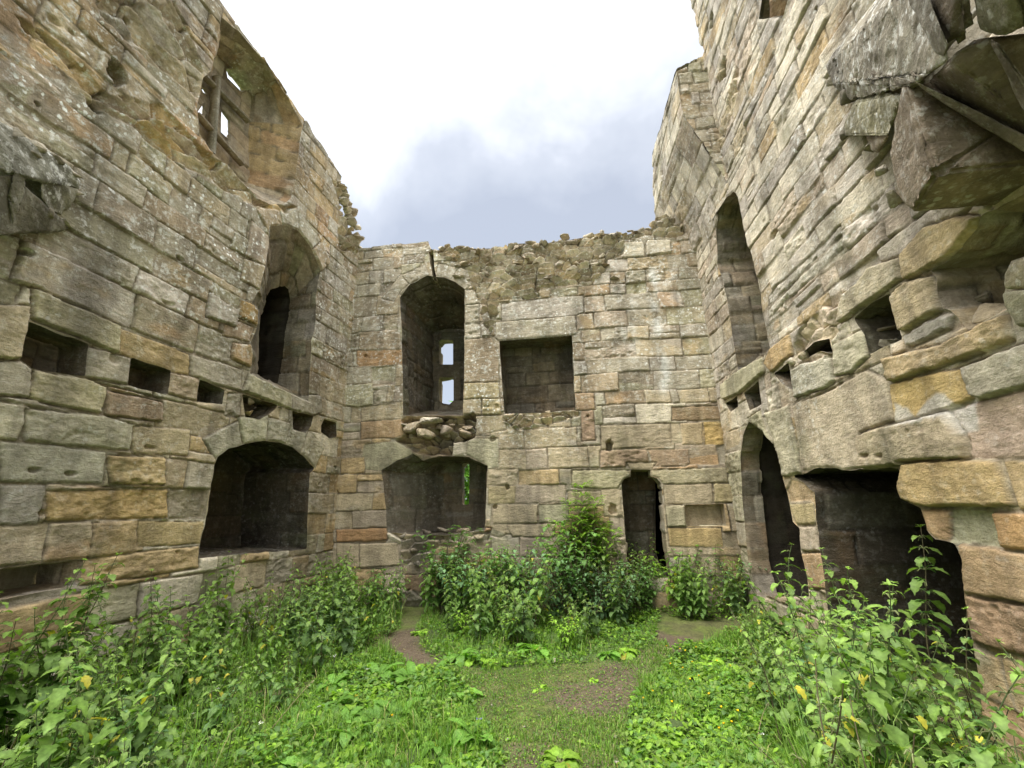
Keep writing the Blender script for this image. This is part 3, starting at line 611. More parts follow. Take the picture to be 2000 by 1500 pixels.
silL = FL.pts([(716, 1240), (716, 492), (707, 484), (704, 472), (690, 455), (680, 436), (670, 415), (665, 392), (664, 370), (668, 345), (655, 325), (640, 300), (600, 240), (585, 222), (566, 190), (540, 150), (515, 110), (480, 70), (445, 20), (430, 0), (405, -50), (370, -120)])
silL = np.vstack([silL, [(9.6, 8.6), (9.6, -.4)]]); silL[0, 1] = -.4
silL = roughen(resample(silL, .06)[0], .04, 81, 4.0)
uLs = np.concatenate([np.arange(-.45, 5.9, .0135), np.arange(5.9, 9.6, .06)]); zLs = np.arange(-.25, 8.95, .0135)
silL2 = silL
def lowcut(U, Z): return U
mb = MB()
left.face(mb, uLs, zLs, silL2, wL, lL)
mb.build('masonry_face', STONE, lw)
wallhead(FL, silL, .8, 9.4, .75, 33, 'wall_head', lw, .05, 14)
# ------------------------------------------------ right wall
z1 = zs_of(FR, 1900, [1350, 1265, 1160, 1068, 997])+zs_of(FR, 1700, [918, 842, 718, 692, 640, 592, 550, 500, 450, 400])
z1 = sorted(z1); z1 = [z for i, z in enumerate(z1) if i == 0 or z-z1[i-1] > .12]
z0 = zs_of(FR, 1470, [1120, 1070, 1020, 965, 915, 870, 822, 770, 733, 690, 655, 610, 560, 520])
right = Wall(FR, Courses([(-3, 1.9, z0, (.17, .30)), (1.9, 12, z1, (.20, .30))], 37, bl=(1.2, 3.6)), 37)
RU = W_(pale=.42, pink=.18, grey=.08, lilac=.22, tan=.07, ochre=.03)
RLo = W_(tan=.30, ochre=.26, pink=.18, orange=.10, green=.08, brown=.08)
RC = W_(grey=.2, tan=.3, green=.2, pale=.12, pink=.08, ochre=.06, brown=.04)
def wR(U, Z):
    t = sst(1.9, 2.9, Z+.4*fbm(U*.6, Z*.6, 23, 2)); lo = mixw(RC, RLo, sst(1.4, 2.8, U)); return mixw(lo, RU, t)
def lR(U, Z): return .12+.3*sst(3, 6, Z)+.25*sst(.1, .5, fbm(U, Z, 24, 2))
rw = empty('stone_wall', 'tall pale right hand ruined wall with a broken fireplace, pointed doorway and large vault springer', 'wall', tuple(CR))
S = right.stone
S([(1680, 846), (1760, 826), (1846, 802), (1866, 815), (1890, 870), (1892, 898), (1756, 912), (1684, 918)], (.40, .32, .21), .05)
S([(1566, 918), (1556, 850), (1546, 790), (1612, 766), (1690, 720), (1735, 745), (1748, 820), (1680, 846), (1684, 916), (1640, 920)], (.43, .355, .25), .03)
S([(1735, 745), (1880, 716), (1900, 780), (1850, 800), (1748, 830)], (.46, .315, .105), .02)
S([(1730, 700), (1840, 670), (1968, 612), (1978, 666), (1870, 705), (1736, 748)], (.42, .305, .16), .04)
S([(1766, 905), (1822, 898), (1950, 898), (1972, 955), (1985, 990), (1800, 990), (1758, 975), (1758, 945)], (.45, .31, .125), .07)
S([(1880, 718), (2000, 670), (2060, 660), (2060, 770), (1938, 788), (1896, 770)], (.37, .335, .25), .03)
S([(1850, 802), (1900, 785), (2060, 745), (2060, 900), (1892, 895), (1888, 860)], (.40, .29, .22), -.01)
S([(1794, 993), (1852, 995), (1852, 1060), (1824, 1054), (1807, 1036)], (.42, .26, .13)); S([(1852, 996), (1934, 998), (1948, 1068), (1852, 1062)], (.38, .37, .24))
S([(1936, 998), (2070, 1002), (2070, 1080), (1950, 1070)], (.45, .25, .09)); S([(1872, 1062), (1950, 1070), (2070, 1095), (2080, 1190), (1915, 1165), (1882, 1160)], (.40, .26, .13), .02)
S([(1884, 1162), (1915, 1167), (2080, 1200), (2080, 1310), (1896, 1252)], (.36, .22, .12), .03)
S([(1762, 495), (1812, 440), (1876, 420), (1912, 422), (1908, 452), (1876, 488), (1812, 530), (1770, 548)], (.44, .33, .17), .04)
S([(1738, 582), (1770, 548), (1822, 538), (1838, 608), (1760, 650)], (.42, .33, .19), .05); S([(1762, 655), (1835, 612), (1856, 615), (1856, 640), (1768, 680)], (.38, .35, .30), .02)
S([(1625, 590), (1680, 550), (1700, 520), (1758, 500), (1766, 545), (1700, 590), (1640, 634)], (.42, .36, .24), .03)
S([(1626, 672), (1684, 642), (1696, 695), (1660, 730), (1628, 735)], (.47, .43, .30), .02); S([(1545, 720), (1606, 690), (1626, 698), (1630, 745), (1612, 760), (1552, 778)], (.44, .41, .31), .02)
S([(1545, 650), (1588, 618), (1596, 670), (1552, 690)], (.40, .35, .29), .02); S([(1592, 610), (1624, 592), (1632, 630), (1605, 655)], (.48, .43, .31), .02)
S([(1504, 680), (1542, 650), (1548, 692), (1506, 728), (1492, 710)], (.45, .30, .13), .02); S([(1410, 750), (1440, 726), (1490, 696), (1494, 726), (1448, 768), (1412, 782)], (.42, .39, .25), .05)
S([(1500, 604), (1562, 540), (1604, 500), (1644, 460), (1648, 482), (1596, 536), (1530, 590), (1502, 622)], (.47, .43, .34), .0)
S([(1500, 575), (1560, 520), (1640, 440), (1644, 458), (1604, 498), (1562, 538), (1500, 600)], (.45, .41, .34), .0)
right.voussoirs([(1490, 1000), (1470, 880), (1462, 824)], .01, 1, None)
S([(1460, 818), (1486, 800), (1494, 838), (1520, 880), (1530, 930), (1512, 880), (1490, 842)], 'green', .02)
S([(1494, 806), (1540, 790), (1556, 860), (1566, 925), (1546, 930), (1530, 932), (1520, 880)], (.42, .38, .26), .03)
S([(1545, 935), (1585, 945), (1588, 978), (1538, 982), (1534, 960)], (.43, .30, .16)); S([(1540, 984), (1588, 982), (1592, 1024), (1556, 1026)], (.43, .34, .17)); S([(1556, 1028), (1592, 1026), (1602, 1078), (1564, 1076)], 'pink'); S([(1564, 1080), (1602, 1080), (1614, 1150), (1576, 1150)], (.38, .24, .12))
right.rub = [(FR.pts([(1352, 355), (1372, 330), (1384, 290), (1400, 255), (1425, 180), (1434, 130), (1446, 130), (1440, 190), (1420, 265), (1402, 310), (1392, 360), (1372, 400), (1354, 420)]), -.05, .07, 2.5, 5, ['pink', 'tan', 'grey']),
             (FR.pts([(1560, 640), (1640, 560), (1650, 575), (1640, 640), (1610, 700), (1580, 710), (1552, 700)]), -.04, .05, 4, 6, ['pink', 'tan'])]
for a in ((1389, 42, 14, 36, .2), (1412, 134, 18, 44, .22), (1379, 335, 12, 36, .25), (1510, 458, 14, 18, .18), (1366, 140, 16, 30, .2), (1593, 20, 7, 14, .1), (1358, 392, 8, 14, .15), (1620, 695, 14, 12, .14), (1700, 890, 18, 3, .04), (1730, 890, 16, 3, .04), (1788, 842, 7, 3, .03)): right.pit(*a)
opening(right, [(1404, 398), (1418, 385), (1432, 372), (1437, 374), (1448, 430), (1457, 470), (1470, 512), (1482, 560), (1492, 626), (1503, 680), (1490, 695), (1440, 724), (1434, 682), (1424, 620), (1412, 548), (1400, 516), (1398, 450)],
        depth=.95, wts=wB, seed=41, tintc=.62, name='slit_opening', parent=rw, rough_amp=.04, cap=True)  # slit shade added through a darker stone colour
rdo = [(1461, 822), (1489, 843), (1510, 868), (1521, 890), (1528, 936), (1536, 963), (1547, 1019), (1560, 1032), (1562, 1075), (1575, 1130), (1578, 1165), (1478, 1165), (1460, 1093), (1449, 980), (1445, 893), (1450, 850)]
rdoor = opening(right, rdo, depth=.32, wts=wDark, seed=43, tintc=.75, name='pointed_doorway', parent=rw, rough_amp=.014, cap=False)  # jambs slightly darkened, doorway shade in the colour
wl5 = Wall(FR, right.lay, 45); wl5.holes = []
mb = MB(); Ri, _ = resample(FR.pts(rdo), .05); Ri = Ri.mean(0)+(Ri-Ri.mean(0))*1.10; tunnel(mb, FR, Ri, Ri, -.30, -4.2, wl5, wDark, .05, 0, tintc=.12)  # black of the doorway painted into the passage stone
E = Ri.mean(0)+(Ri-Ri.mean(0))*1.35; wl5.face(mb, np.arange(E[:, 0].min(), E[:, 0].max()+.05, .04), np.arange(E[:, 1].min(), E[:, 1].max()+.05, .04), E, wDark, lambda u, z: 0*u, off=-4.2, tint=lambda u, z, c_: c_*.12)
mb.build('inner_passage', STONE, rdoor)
opening(right, [(1546, 929), (1575, 921), (1599, 911), (1629, 915), (1640, 920), (1700, 917), (1755, 914), (1757, 945), (1762, 977), (1794, 993), (1807, 1036), (1824, 1054), (1862, 1062), (1878, 1092), (1884, 1180), (1898, 1262), (1910, 1330), (1915, 1400), (1640, 1400), (1618, 1210), (1604, 1100), (1594, 1028), (1588, 962), (1568, 942)],
        depth=1.5, wts=wSoot, seed=47, name='fireplace', parent=rw, rough_amp=.025, scale=.97, caprough=1.5, tstep=.025, tintc=.24)
sockR = [[(1666, 622), (1700, 592), (1736, 573), (1741, 592), (1748, 628), (1760, 662), (1697, 691), (1686, 655)], [(1556, 697), (1588, 668), (1618, 661), (1624, 690), (1600, 686), (1568, 704)],
         [(1510, 730), (1538, 707), (1544, 735), (1547, 762), (1524, 748)], [(1452, 768), (1480, 744), (1486, 790), (1463, 801)], [(1416, 788), (1438, 774), (1441, 794), (1426, 805)], [(1492, -30), (1480, 38), (1500, 36), (1527, 34), (1545, -30)]]
for k, q in enumerate(sockR): opening(right, q, depth=.42, wts=wDark, tintc=.4, seed=80+k, name='joist_socket', parent=rw, rough_amp=.012, step=.03, scale=.93)  # shade inside the sockets painted by tintc
opening(right, [(1814, 530), (1876, 487), (1906, 444), (1912, 418), (2000, 375), (2080, 360), (2090, 480), (2000, 500), (1972, 510), (1958, 536), (1957, 568), (1966, 604), (1890, 640), (1852, 612), (1838, 606), (1828, 545)], depth=.6, wts=wDark, seed=90, name='broken_cavity', parent=rw, rough_amp=.03, scale=.85, caprub=.18)
silR = FR.pts([(1285, 1300), (1298, 560), (1300, 436), (1306, 420), (1300, 400), (1296, 345), (1310, 318), (1345, 250), (1365, 180), (1377, 150), (1374, 110), (1364, 70), (1358, 30), (1352, 15), (1340, -40)])
silR = np.vstack([silR, [(9.6, 11.3), (9.6, -.4)]]); silR[0, 1] = -.4; silR[:, 1] = np.minimum(silR[:, 1], 11.3)
print('silR', silR[:15].round(2).tolist(), flush=True)
silR = roughen(resample(silR, .07)[0], .03, 91, 3.0)
uRs = np.concatenate([np.arange(-1.6, 5.5, .0145), np.arange(5.5, 9.6, .06)]); zRs = np.concatenate([np.arange(-.25, 7, .0135), np.arange(7, 11.6, .018)])
def tR(U, Z, c):
    # white mortar smear under the yellow block
    P = FR.pts([(1744, 835), (1752, 790), (1775, 800), (1790, 812), (1815, 780), (1830, 765), (1850, 768), (1866, 790), (1880, 795), (1900, 780), (1905, 840), (1880, 852), (1850, 812), (1790, 825)])
    sd, _, _ = sdp(U, Z, P); w = (sst(-.015, .02, sd+.03*fbm(U*12, Z*12, 99, 3))*.8)[..., None]
    return c*(1-w)+np.array((.55, .52, .46))*w
mb = MB(); right.face(mb, uRs, zRs, silR, wR, lR, tint=tR)
mb.build('masonry_face', STONE, rw)
# turret standing beyond the corner
# ---------------------------------------------------------------- turret on the right wall
tf_near = Frame(FR.pos(np.array(1.85), np.array(0.), np.array(0.)), FR.n, FR.d)          # faces the camera
tu = Wall(FR, Courses([(-3, 12, [6, 6.3], (.24, .34))], 61), 61)
tn = Wall(tf_near, Courses([(-3, 12, [6, 6.3], (.2, .28))], 62, bl=(.9, 1.7)), 62)
mb = MB(); PR_ = .50
def wT(U, Z): return np.broadcast_to(W_(grey=.4, green=.2, tan=.2, lilac=.1, brown=.1), U.shape+(10,))
def toff(u, z): return PR_*np.clip((z-6.55)/1.55, 0, 1)**1.3*np.clip(1-.0*u, 0, 1)
E1 = np.array([(-.1, 6.6), (.03, 6.8), (.12, 7.1), (.24, 7.45), (.38, 7.85), (PR_+.01, 8.15), (PR_+.01, 9.12), (.3, 9.2), (.25, 9.3), (-.1, 9.45)])
tn.face(mb, np.arange(-.12, PR_+.05, .02), np.arange(6.5, 9.6, .02), roughen(resample(E1, .05)[0], .008, 4), wT, lambda u, z: 0*u+.5)
E2 = np.array([(-1.5, 6.5), (1.86, 6.5), (1.86, 9.12), (1.2, 9.2), (.0, 9.35), (-.3, 9.3), (-1.1, 7.6), (-1.5, 7.3)])
tu.face(mb, np.arange(-1.6, 1.92, .018), np.arange(6.45, 9.5, .018), roughen(resample(E2, .05)[0], .02, 5), wR, lR, off=lambda u, z: toff(u, z)+.012)
uu = np.linspace(-.4, 1.85, 60); tt = np.linspace(-.1, 1, 20)
U, T = np.meshgrid(uu, tt, indexing='ij')
def quad(mb, V, col, al=.3):
    m0, m1 = V.shape[:2]; idx = np.arange(m0*m1).reshape(m0, m1)
    q = np.stack([idx[:-1, :-1], idx[1:, :-1], idx[1:, 1:], idx[:-1, 1:]], -1).reshape(-1, 4)
    mb.add(V.reshape(-1, 3), q, np.concatenate([np.broadcast_to(np.array(col), V.shape[:2]+(3,)), np.full(V.shape[:2]+(1,), al)], -1).reshape(-1, 4))
quad(mb, FR.pos(U, 9.2+.06*fbm(U*4, T*4, 5)+.2*(1-T)*1+.15*(1-U/1.85), T*PR_), PAL['grey'])
mb.build('turret', STONE, rw)
# ---------------------------------------------------------------- rough blocks from hulls
import bmesh
def hull_block(pts, col, seed, lichv=.5, amp=.012, soft=3, res=.05, bev=0):
    bm = bmesh.new()
    for p in pts: bm.verts.new(tuple(p))
    r = bmesh.ops.convex_hull(bm, input=bm.verts)
    bmesh.ops.delete(bm, geom=[v for v in bm.verts if not v.link_faces], context='VERTS')
    if bev: bmesh.ops.bevel(bm, geom=bm.edges[:], offset=bev, segments=2, affect='EDGES', clamp_overlap=True); bmesh.ops.triangulate(bm, faces=bm.faces[:])
    for it in range(7):
        e = [x for x in bm.edges if x.calc_length() > res]
        if not e: break
        bmesh.ops.subdivide_edges(bm, edges=e, cuts=1); bmesh.ops.triangulate(bm, faces=[f for f in bm.faces if len(f.verts) > 3])
    for it in range(soft): bmesh.ops.smooth_vert(bm, verts=bm.verts, factor=.5, use_axis_x=True, use_axis_y=True, use_axis_z=True)
    bm.normal_update(); bm.verts.index_update()
    V = np.array([v.co[:] for v in bm.verts]); Nn = np.array([v.normal[:] for v in bm.verts]); T = np.array([[v.index for v in f.verts] for f in bm.faces])
    bm.free()
    a = V[:, 0]+V[:, 1]*.7; b = V[:, 2]+V[:, 1]*.5-V[:, 0]*.3
    h = fbm(a*3.1, b*3.9, seed, 5, .6)*amp*1.5+fbm(a*11, b*15, seed+3, 3)*amp*.8-np.clip(fbm(a*6, b*6, seed+7, 3)-.3, 0, 1)*amp*4
    V = V+Nn*h[:, None]
    c = np.array(col)*(.9+.25*fbm(a*2.5, b*4, seed+9, 3))[:, None]
    return V, np.concatenate([T, T[:, 2:]], 1), np.concatenate([c, np.full((len(V), 1), lichv)], 1)
def trimesh(name, parts, parent, mat=None):
    V, T, Cc = [], [], []; n = 0
    for v, t, c in parts: V.append(v); T.append(t[:, :3]+n); Cc.append(c); n += len(v)
    return mkmesh(name, np.concatenate(V), np.concatenate(T), mat or STONE, parent, np.concatenate(Cc))
def P3(fr, L):
    """(px, py, off) -> world"""
    out = []
    for x, y, o in L:
        u, z = fr.uz(x, y, o); out.append(fr.pos(np.array(u), np.array(z), np.array(float(o))))
    return out
def Q3(fr, L): return [fr.pos(np.array(float(u)), np.array(float(z)), np.array(float(o))) for u, z, o in L]
GB = (.285, .225, .155)
spR = empty('vault_springer', 'massive carved stone vault springer jutting out high on the right hand wall', 'springer', tuple(FR.pos(np.array(5.6), np.array(3.5), np.array(0.))))
trimesh('corbel_stone', [hull_block(Q3(FR, [(5.38, 3.5, -.2), (5.79, 3.5, -.2), (5.40, 3.5, .48), (5.77, 3.5, .62), (5.28, 3.66, .42), (5.30, 4.05, .44), (5.74, 4.22, .60), (5.55, 4.3, .42), (5.35, 4.4, -.2), (5.82, 3.95, -.2), (5.80, 3.85, .1)]), GB, 3, .35, .007, 0, .04, .02)], spR)
trimesh('upper_block', [hull_block(P3(FR, [(1616, 129, .12), (1627, 106, .12), (1657, 88, .15), (1692, 50, .2), (1736, 18, .25), (1762, -60, .35), (1625, 164, .15), (1663, 196, .2), (1736, 176, .45), (1783, 167, .6), (1812, 144, .66), (1852, 118, .7), (1846, 80, .72), (1800, -60, .7), (1627, 120, -.25), (1700, 60, -.25), (1762, -60, -.25), (1660, 190, -.25)]), (.34, .30, .225), 5, .8, .014, 0, .045, .025)], spR)
trimesh('lower_block', [hull_block(P3(FR, [(1668, 202, .24), (1663, 243, .2), (1640, 262, .14), (1648, 267, .14), (1692, 265, .25), (1736, 264, .35), (1768, 178, .5), (1690, 180, .2), (1650, 262, -.25), (1668, 202, -.25), (1736, 240, -.25)]), (.30, .27, .17), 7, .5, .010, 0, .05, .015), hull_block(P3(FR, [(1692, 262, .2), (1701, 293, .2), (1716, 297, .22), (1738, 262, .34), (1716, 297, -.2), (1692, 262, -.2)]), GB, 8, .3, .01, 1)], spR)
trimesh('vault_rib', [hull_block(P3(FR, [(1860, 122, .72), (1868, 100, .72), (1906, 75, .66), (1927, 73, .66), (2040, 60, .5), (2090, 300, .2), (1990, 282, .24), (1941, 250, .32), (1891, 188, .46), (1812, 160, .58), (1930, 120, -.1), (2090, 120, -.1)]), (.235, .185, .13), 9, .2, .006, 0, .05, .03)], spR)
trimesh('vault_rib', [hull_block(P3(FR, [(1803, -60, .86), (1824, 35, .8), (1856, 100, .76), (1906, 64, .72), (1885, -60, .86), (1850, 60, .3), (1880, -60, .3)]), (.215, .17, .125), 10, .2, .006, 0, .05, .03)], spR)
trimesh('vault_rib', [hull_block(P3(FR, [(1888, -80, .9), (1914, 58, .72), (1965, 70, .7), (2000, 55, .7), (1960, -80, .9), (1930, 40, .3), (1980, -80, .3)]), (.235, .215, .14), 12, .3, .012, 1), hull_block(P3(FR, [(1962, -80, .86), (1998, 55, .66), (2080, 40, .6), (2060, -80, .86), (2040, 30, .2), (2010, -80, .2)]), (.25, .21, .14), 13, .3, .012, 1)], spR)
for L_ in ([(1786, 158, .70), (1797, 172, .66), (1893, 232, .46), (1905, 214, .50), (2060, 330, .22), (2065, 300, .26), (1830, 190, .40), (2060, 315, .05)],
           [(1928, 76, .72), (1945, 74, .72), (2010, 190, .50), (1992, 206, .48), (2075, 300, .34), (2085, 270, .38), (1940, 90, .45), (2075, 285, .12)],
           [(1694, 58, .26), (1708, 52, .27), (1752, 110, .46), (1742, 122, .44), (1786, 160, .64), (1792, 150, .66), (1720, 80, .1), (1786, 155, .4)],
           [(1648, 128, .20), (1656, 118, .20), (1722, 158, .42), (1716, 168, .40), (1780, 168, .62), (1784, 160, .64), (1690, 145, .1), (1780, 164, .4)]):
    trimesh('roll_moulding', [hull_block(P3(FR, L_), (.27, .225, .165), 15, .3, .005, 1, .035, .02)], spR)
trimesh('roll_moulding', [hull_block(P3(FR, [(1768, -60, .84), (1792, -60, .86), (1840, 60, .84), (1853, 92, .80), (1846, 112, .76), (1830, 108, .74), (1808, 66, .8), (1774, 0, .8), (1790, -20, .6), (1840, 90, .6)]), (.24, .21, .16), 14, .3, .006, 1, .04)], spR)
spL = empty('vault_springer', 'dark broken stone vault springer jutting out high on the left hand wall', 'springer', tuple(FL.pos(np.array(5.4), np.array(4.), np.array(0.))))
trimesh('upper_block', [hull_block(P3(FL, [(-80, 205, .7), (0, 238, .5), (53, 282, .34), (94, 300, .22), (132, 323, .12), (158, 355, .04), (154, 370, .04), (110, 352, .2), (79, 345, .34), (30, 338, .5), (-80, 320, .7), (60, 270, -.1), (150, 340, -.1), (-80, 205, -.1)]), (.26, .25, .19), 15, 1.0, .026, 1)], spL)
trimesh('lower_block', [hull_block(P3(FL, [(78, 346, .32), (112, 352, .16), (152, 372, .03), (134, 402, .03), (119, 424, .05), (100, 418, .16), (79, 386, .28), (110, 400, -.1), (150, 380, -.1)]), (.27, .25, .18), 16, .7, .014, 1)], spL)
trimesh('corbel_stone', [hull_block(P3(FL, [(-60, 335, .62), (24, 340, .46), (44, 360, .3), (70, 400, .22), (100, 420, .12), (136, 446, .0), (112, 452, .02), (60, 458, .14), (-60, 462, .4), (100, 440, -.15), (-60, 440, -.15)]), (.19, .17, .125), 17, .2, .012, 1),  # mass under the springer; recess shade put into its darker colour
                         hull_block(P3(FL, [(28, 330, .5), (52, 330, .44), (50, 380, .36), (24, 440, .3), (14, 380, .42)]), (.27, .25, .19), 18, .2, .008, 1)], spL)
# loose rubble left hanging in the broken sill below the upper window
rs = np.random.default_rng(5)
def boulder(c, r, col, seed, flat=.6):
    q = np.random.default_rng(seed); n = 9
    d = q.normal(size=(n, 3)); d /= np.linalg.norm(d, axis=1)[:, None]
    return hull_block([np.array(c)+x*np.array([r, r, r*flat])*q.uniform(.75, 1.1) for x in d], col, seed, .2, r*.05, 0, max(.03, r*.3), r*.08)
BL = [boulder(P3(FB, [(x, y, o)])[0], r, DC(c), 100+i) for i, (x, y, o, r, c) in enumerate([(806, 838, .02, .30, 'tan'), (842, 826, .04, .27, 'pale'), (830, 846, .10, .26, 'tan'), (868, 838, -.02, .22, 'pink'), (905, 850, -.02, .2, 'brown'), (860, 834, -.08, .13, 'brown'), (880, 830, -.1, .10, 'pink'), (898, 838, -.08, .12, 'tan'), (914, 836, -.04, .13, 'brown'), (806, 852, -.06, .12, 'brown'), (872, 850, -.14, .12, 'grey'), (890, 822, -.15, .09, 'grey'), (850, 820, -.12, .12, 'tan'), (790, 830, .0, .10, 'grey')])]
trimesh('sill_rubble', BL, bw)
BL = []
for i, x in enumerate(np.linspace(852, 1345, 44)):
    ys = np.interp(x, [846, 902, 990, 1046, 1130, 1203, 1262, 1282, 1345], [489, 484, 485, 475, 464, 454, 450, 434, 438])
    BL.append(boulder(P3(FB, [(x, ys+rs.uniform(-3, 9), -rs.uniform(-.03, .12))])[0], rs.uniform(.08, .17), DC(['grey', 'pale', 'tan', 'lilac', 'pink'][i % 5]), 400+i, rs.uniform(.4, .7)))
for i in range(34):
    x = rs.uniform(870, 1200); BL.append(boulder(P3(FB, [(x, rs.uniform(492, 545), .0)])[0], rs.uniform(.08, .15), DC(['grey', 'pale', 'tan', 'lilac', 'brown'][i % 5]), 460+i, rs.uniform(.35, .6)))
trimesh('broken_core', BL, bw)
BL = []
for i in range(26):
    t = rs.random(); x = 664+38*t+rs.uniform(-3, 3); y = 350+130*t+rs.uniform(-6, 14); BL.append(boulder(P3(FL, [(x, y, rs.uniform(-.1, .04))])[0], rs.uniform(.10, .2), DC(['grey', 'pale', 'tan', 'pink'][i % 4]), 500+i, rs.uniform(.4, .7)))
trimesh('broken_core', BL, lw)
BL = []
for i, (x, y, o, r) in enumerate([(1625, 160, .1, .09), (1640, 112, .12, .08), (1668, 84, .15, .09), (1712, 40, .2, .08), (1655, 190, .15, .09), (1700, 285, .15, .09), (1722, 330, .2, .07), (1745, 388, .3, .08), (1790, 158, .55, .07), (1655, 262, .12, .07), (1742, 14, .3, .09)]): BL.append(boulder(P3(FR, [(x, y, o)])[0], r, DC('grey'), 540+i, .8))
for b_ in BL: trimesh('broken_edge_stone', [b_], spR)
BL = []
for i, (x, y, o, r) in enumerate([(30, 262, .42, .08), (75, 290, .28, .08), (110, 310, .18, .07), (145, 338, .08, .07), (152, 378, .04, .06), (95, 418, .16, .07), (128, 436, .04, .06), (60, 300, .34, .07)]): BL.append(boulder(P3(FL, [(x, y, o)])[0], r, DC('grey'), 560+i, .8))
for b_ in BL: trimesh('broken_edge_stone', [b_], spL)
BL = [boulder(P3(FB, [(x, y, o)])[0], r, DC(c), 130+i, .55) for i, (x, y, o, r, c) in enumerate([(790, 1045, -.05, .12, 'grey'), (830, 1040, -.12, .14, 'brown'), (866, 1034, -.2, .16, 'dark'), (905, 1036, -.15, .15, 'brown'), (936, 1046, -.05, .15, 'tan'), (952, 1036, .0, .10, 'orange'), (805, 1075, .0, .14, 'tan'), (820, 1100, .0, .12, 'grey'), (1035, 820, -.05, .1, 'grey'), (1070, 806, -.1, .09, 'tan'), (1005, 812, -.1, .1, 'brown')])]
trimesh('sill_rubble', BL, bw)
# small stones wedged in the joist sockets
BL = [boulder(P3(fr_, [(x, y, o)])[0], r, DC(c), 150+i, .8) for i, (fr_, x, y, o, r, c) in enumerate([(FL, 486, 784, -.08, .09, 'tan'), (FL, 542, 799, -.03, .07, 'green'), (FL, 566, 802, -.03, .07, 'green'), (FL, 482, 804, -.05, .10, 'ochre'), (FL, 622, 820, -.04, .07, 'pale')])]
trimesh('wedged_stone', BL, lw)
BL = [boulder(P3(fr_, [(x, y, o)])[0], r, DC(c), 170+i, .8) for i, (fr_, x, y, o, r, c) in enumerate([(FR, 1572, 694, -.02, .09, 'tan'), (FR, 1545, 708, .0, .09, 'pale'), (FR, 1443, 778, -.03, .06, 'tan'), (FR, 1735, 645, -.25, .12, 'tan'), (FR, 1742, 668, -.2, .10, 'pale'), (FR, 1930, 590, -.3, .16, 'grey'), (FR, 1950, 610, -.2, .16, 'tan'), (FR, 1524, 14, -.1, .22, 'orange'), (FR, 1412, 148, -.05, .14, 'tan'), (FR, 1960, 430, -.35, .25, 'brown')])]
trimesh('wedged_stone', BL, rw)
# worn jamb stones beside the near cavity
trimesh('jamb_stone', [hull_block(P3(FR, [(1957, 540, .1), (1972, 510, .12), (2010, 498, .15), (2080, 505, .15), (2090, 560, .15), (1958, 568, .1), (1990, 540, -.3), (2080, 540, -.3)]), (.37, .32, .21), 190, .3, .012, 2), hull_block(P3(FR, [(1957, 570, .1), (2085, 560, .15), (2085, 640, .12), (1990, 640, .08), (1968, 606, .08), (1990, 590, -.3), (2080, 600, -.3)]), (.36, .33, .22), 191, .3, .012, 2)], rw)
# ================================================================ GROUND
def inpoly(X, Y, px):
    P = np.array([gnd(a, b)[:2] for a, b in px]); return sdp(np.asarray(X, float), np.asarray(Y, float), P)[0]
LAWN_L = [(300, 1900), (420, 1560), (540, 1410), (640, 1310), (750, 1262), (800, 1300), (900, 1330), (935, 1400), (985, 1470), (960, 1560), (940, 1900)]
LAWN_R = [(1215, 1900), (1215, 1520), (1225, 1420), (1245, 1350), (1320, 1275), (1440, 1235), (1500, 1300), (1700, 1380), (1900, 1500), (1900, 1900)]
LAWN_C = [(815, 1222), (835, 1195), (1290, 1200), (1275, 1262), (1215, 1290), (1050, 1300), (960, 1312), (860, 1290), (822, 1270)]
SOIL = [[(730, 1235), (862, 1215), (852, 1285), (890, 1325), (800, 1320)], [(1090, 1350), (1190, 1300), (1285, 1235), (1350, 1245), (1262, 1345), (1190, 1410), (1100, 1395)], [(985, 1520), (1010, 1450), (1110, 1455), (1235, 1480), (1235, 1600), (985, 1600)]]
def ground_h(X, Y): return .035*fbm(X*.5, Y*.5, 401, 3)+.012*fbm(X*3, Y*3, 402, 4)*1.0
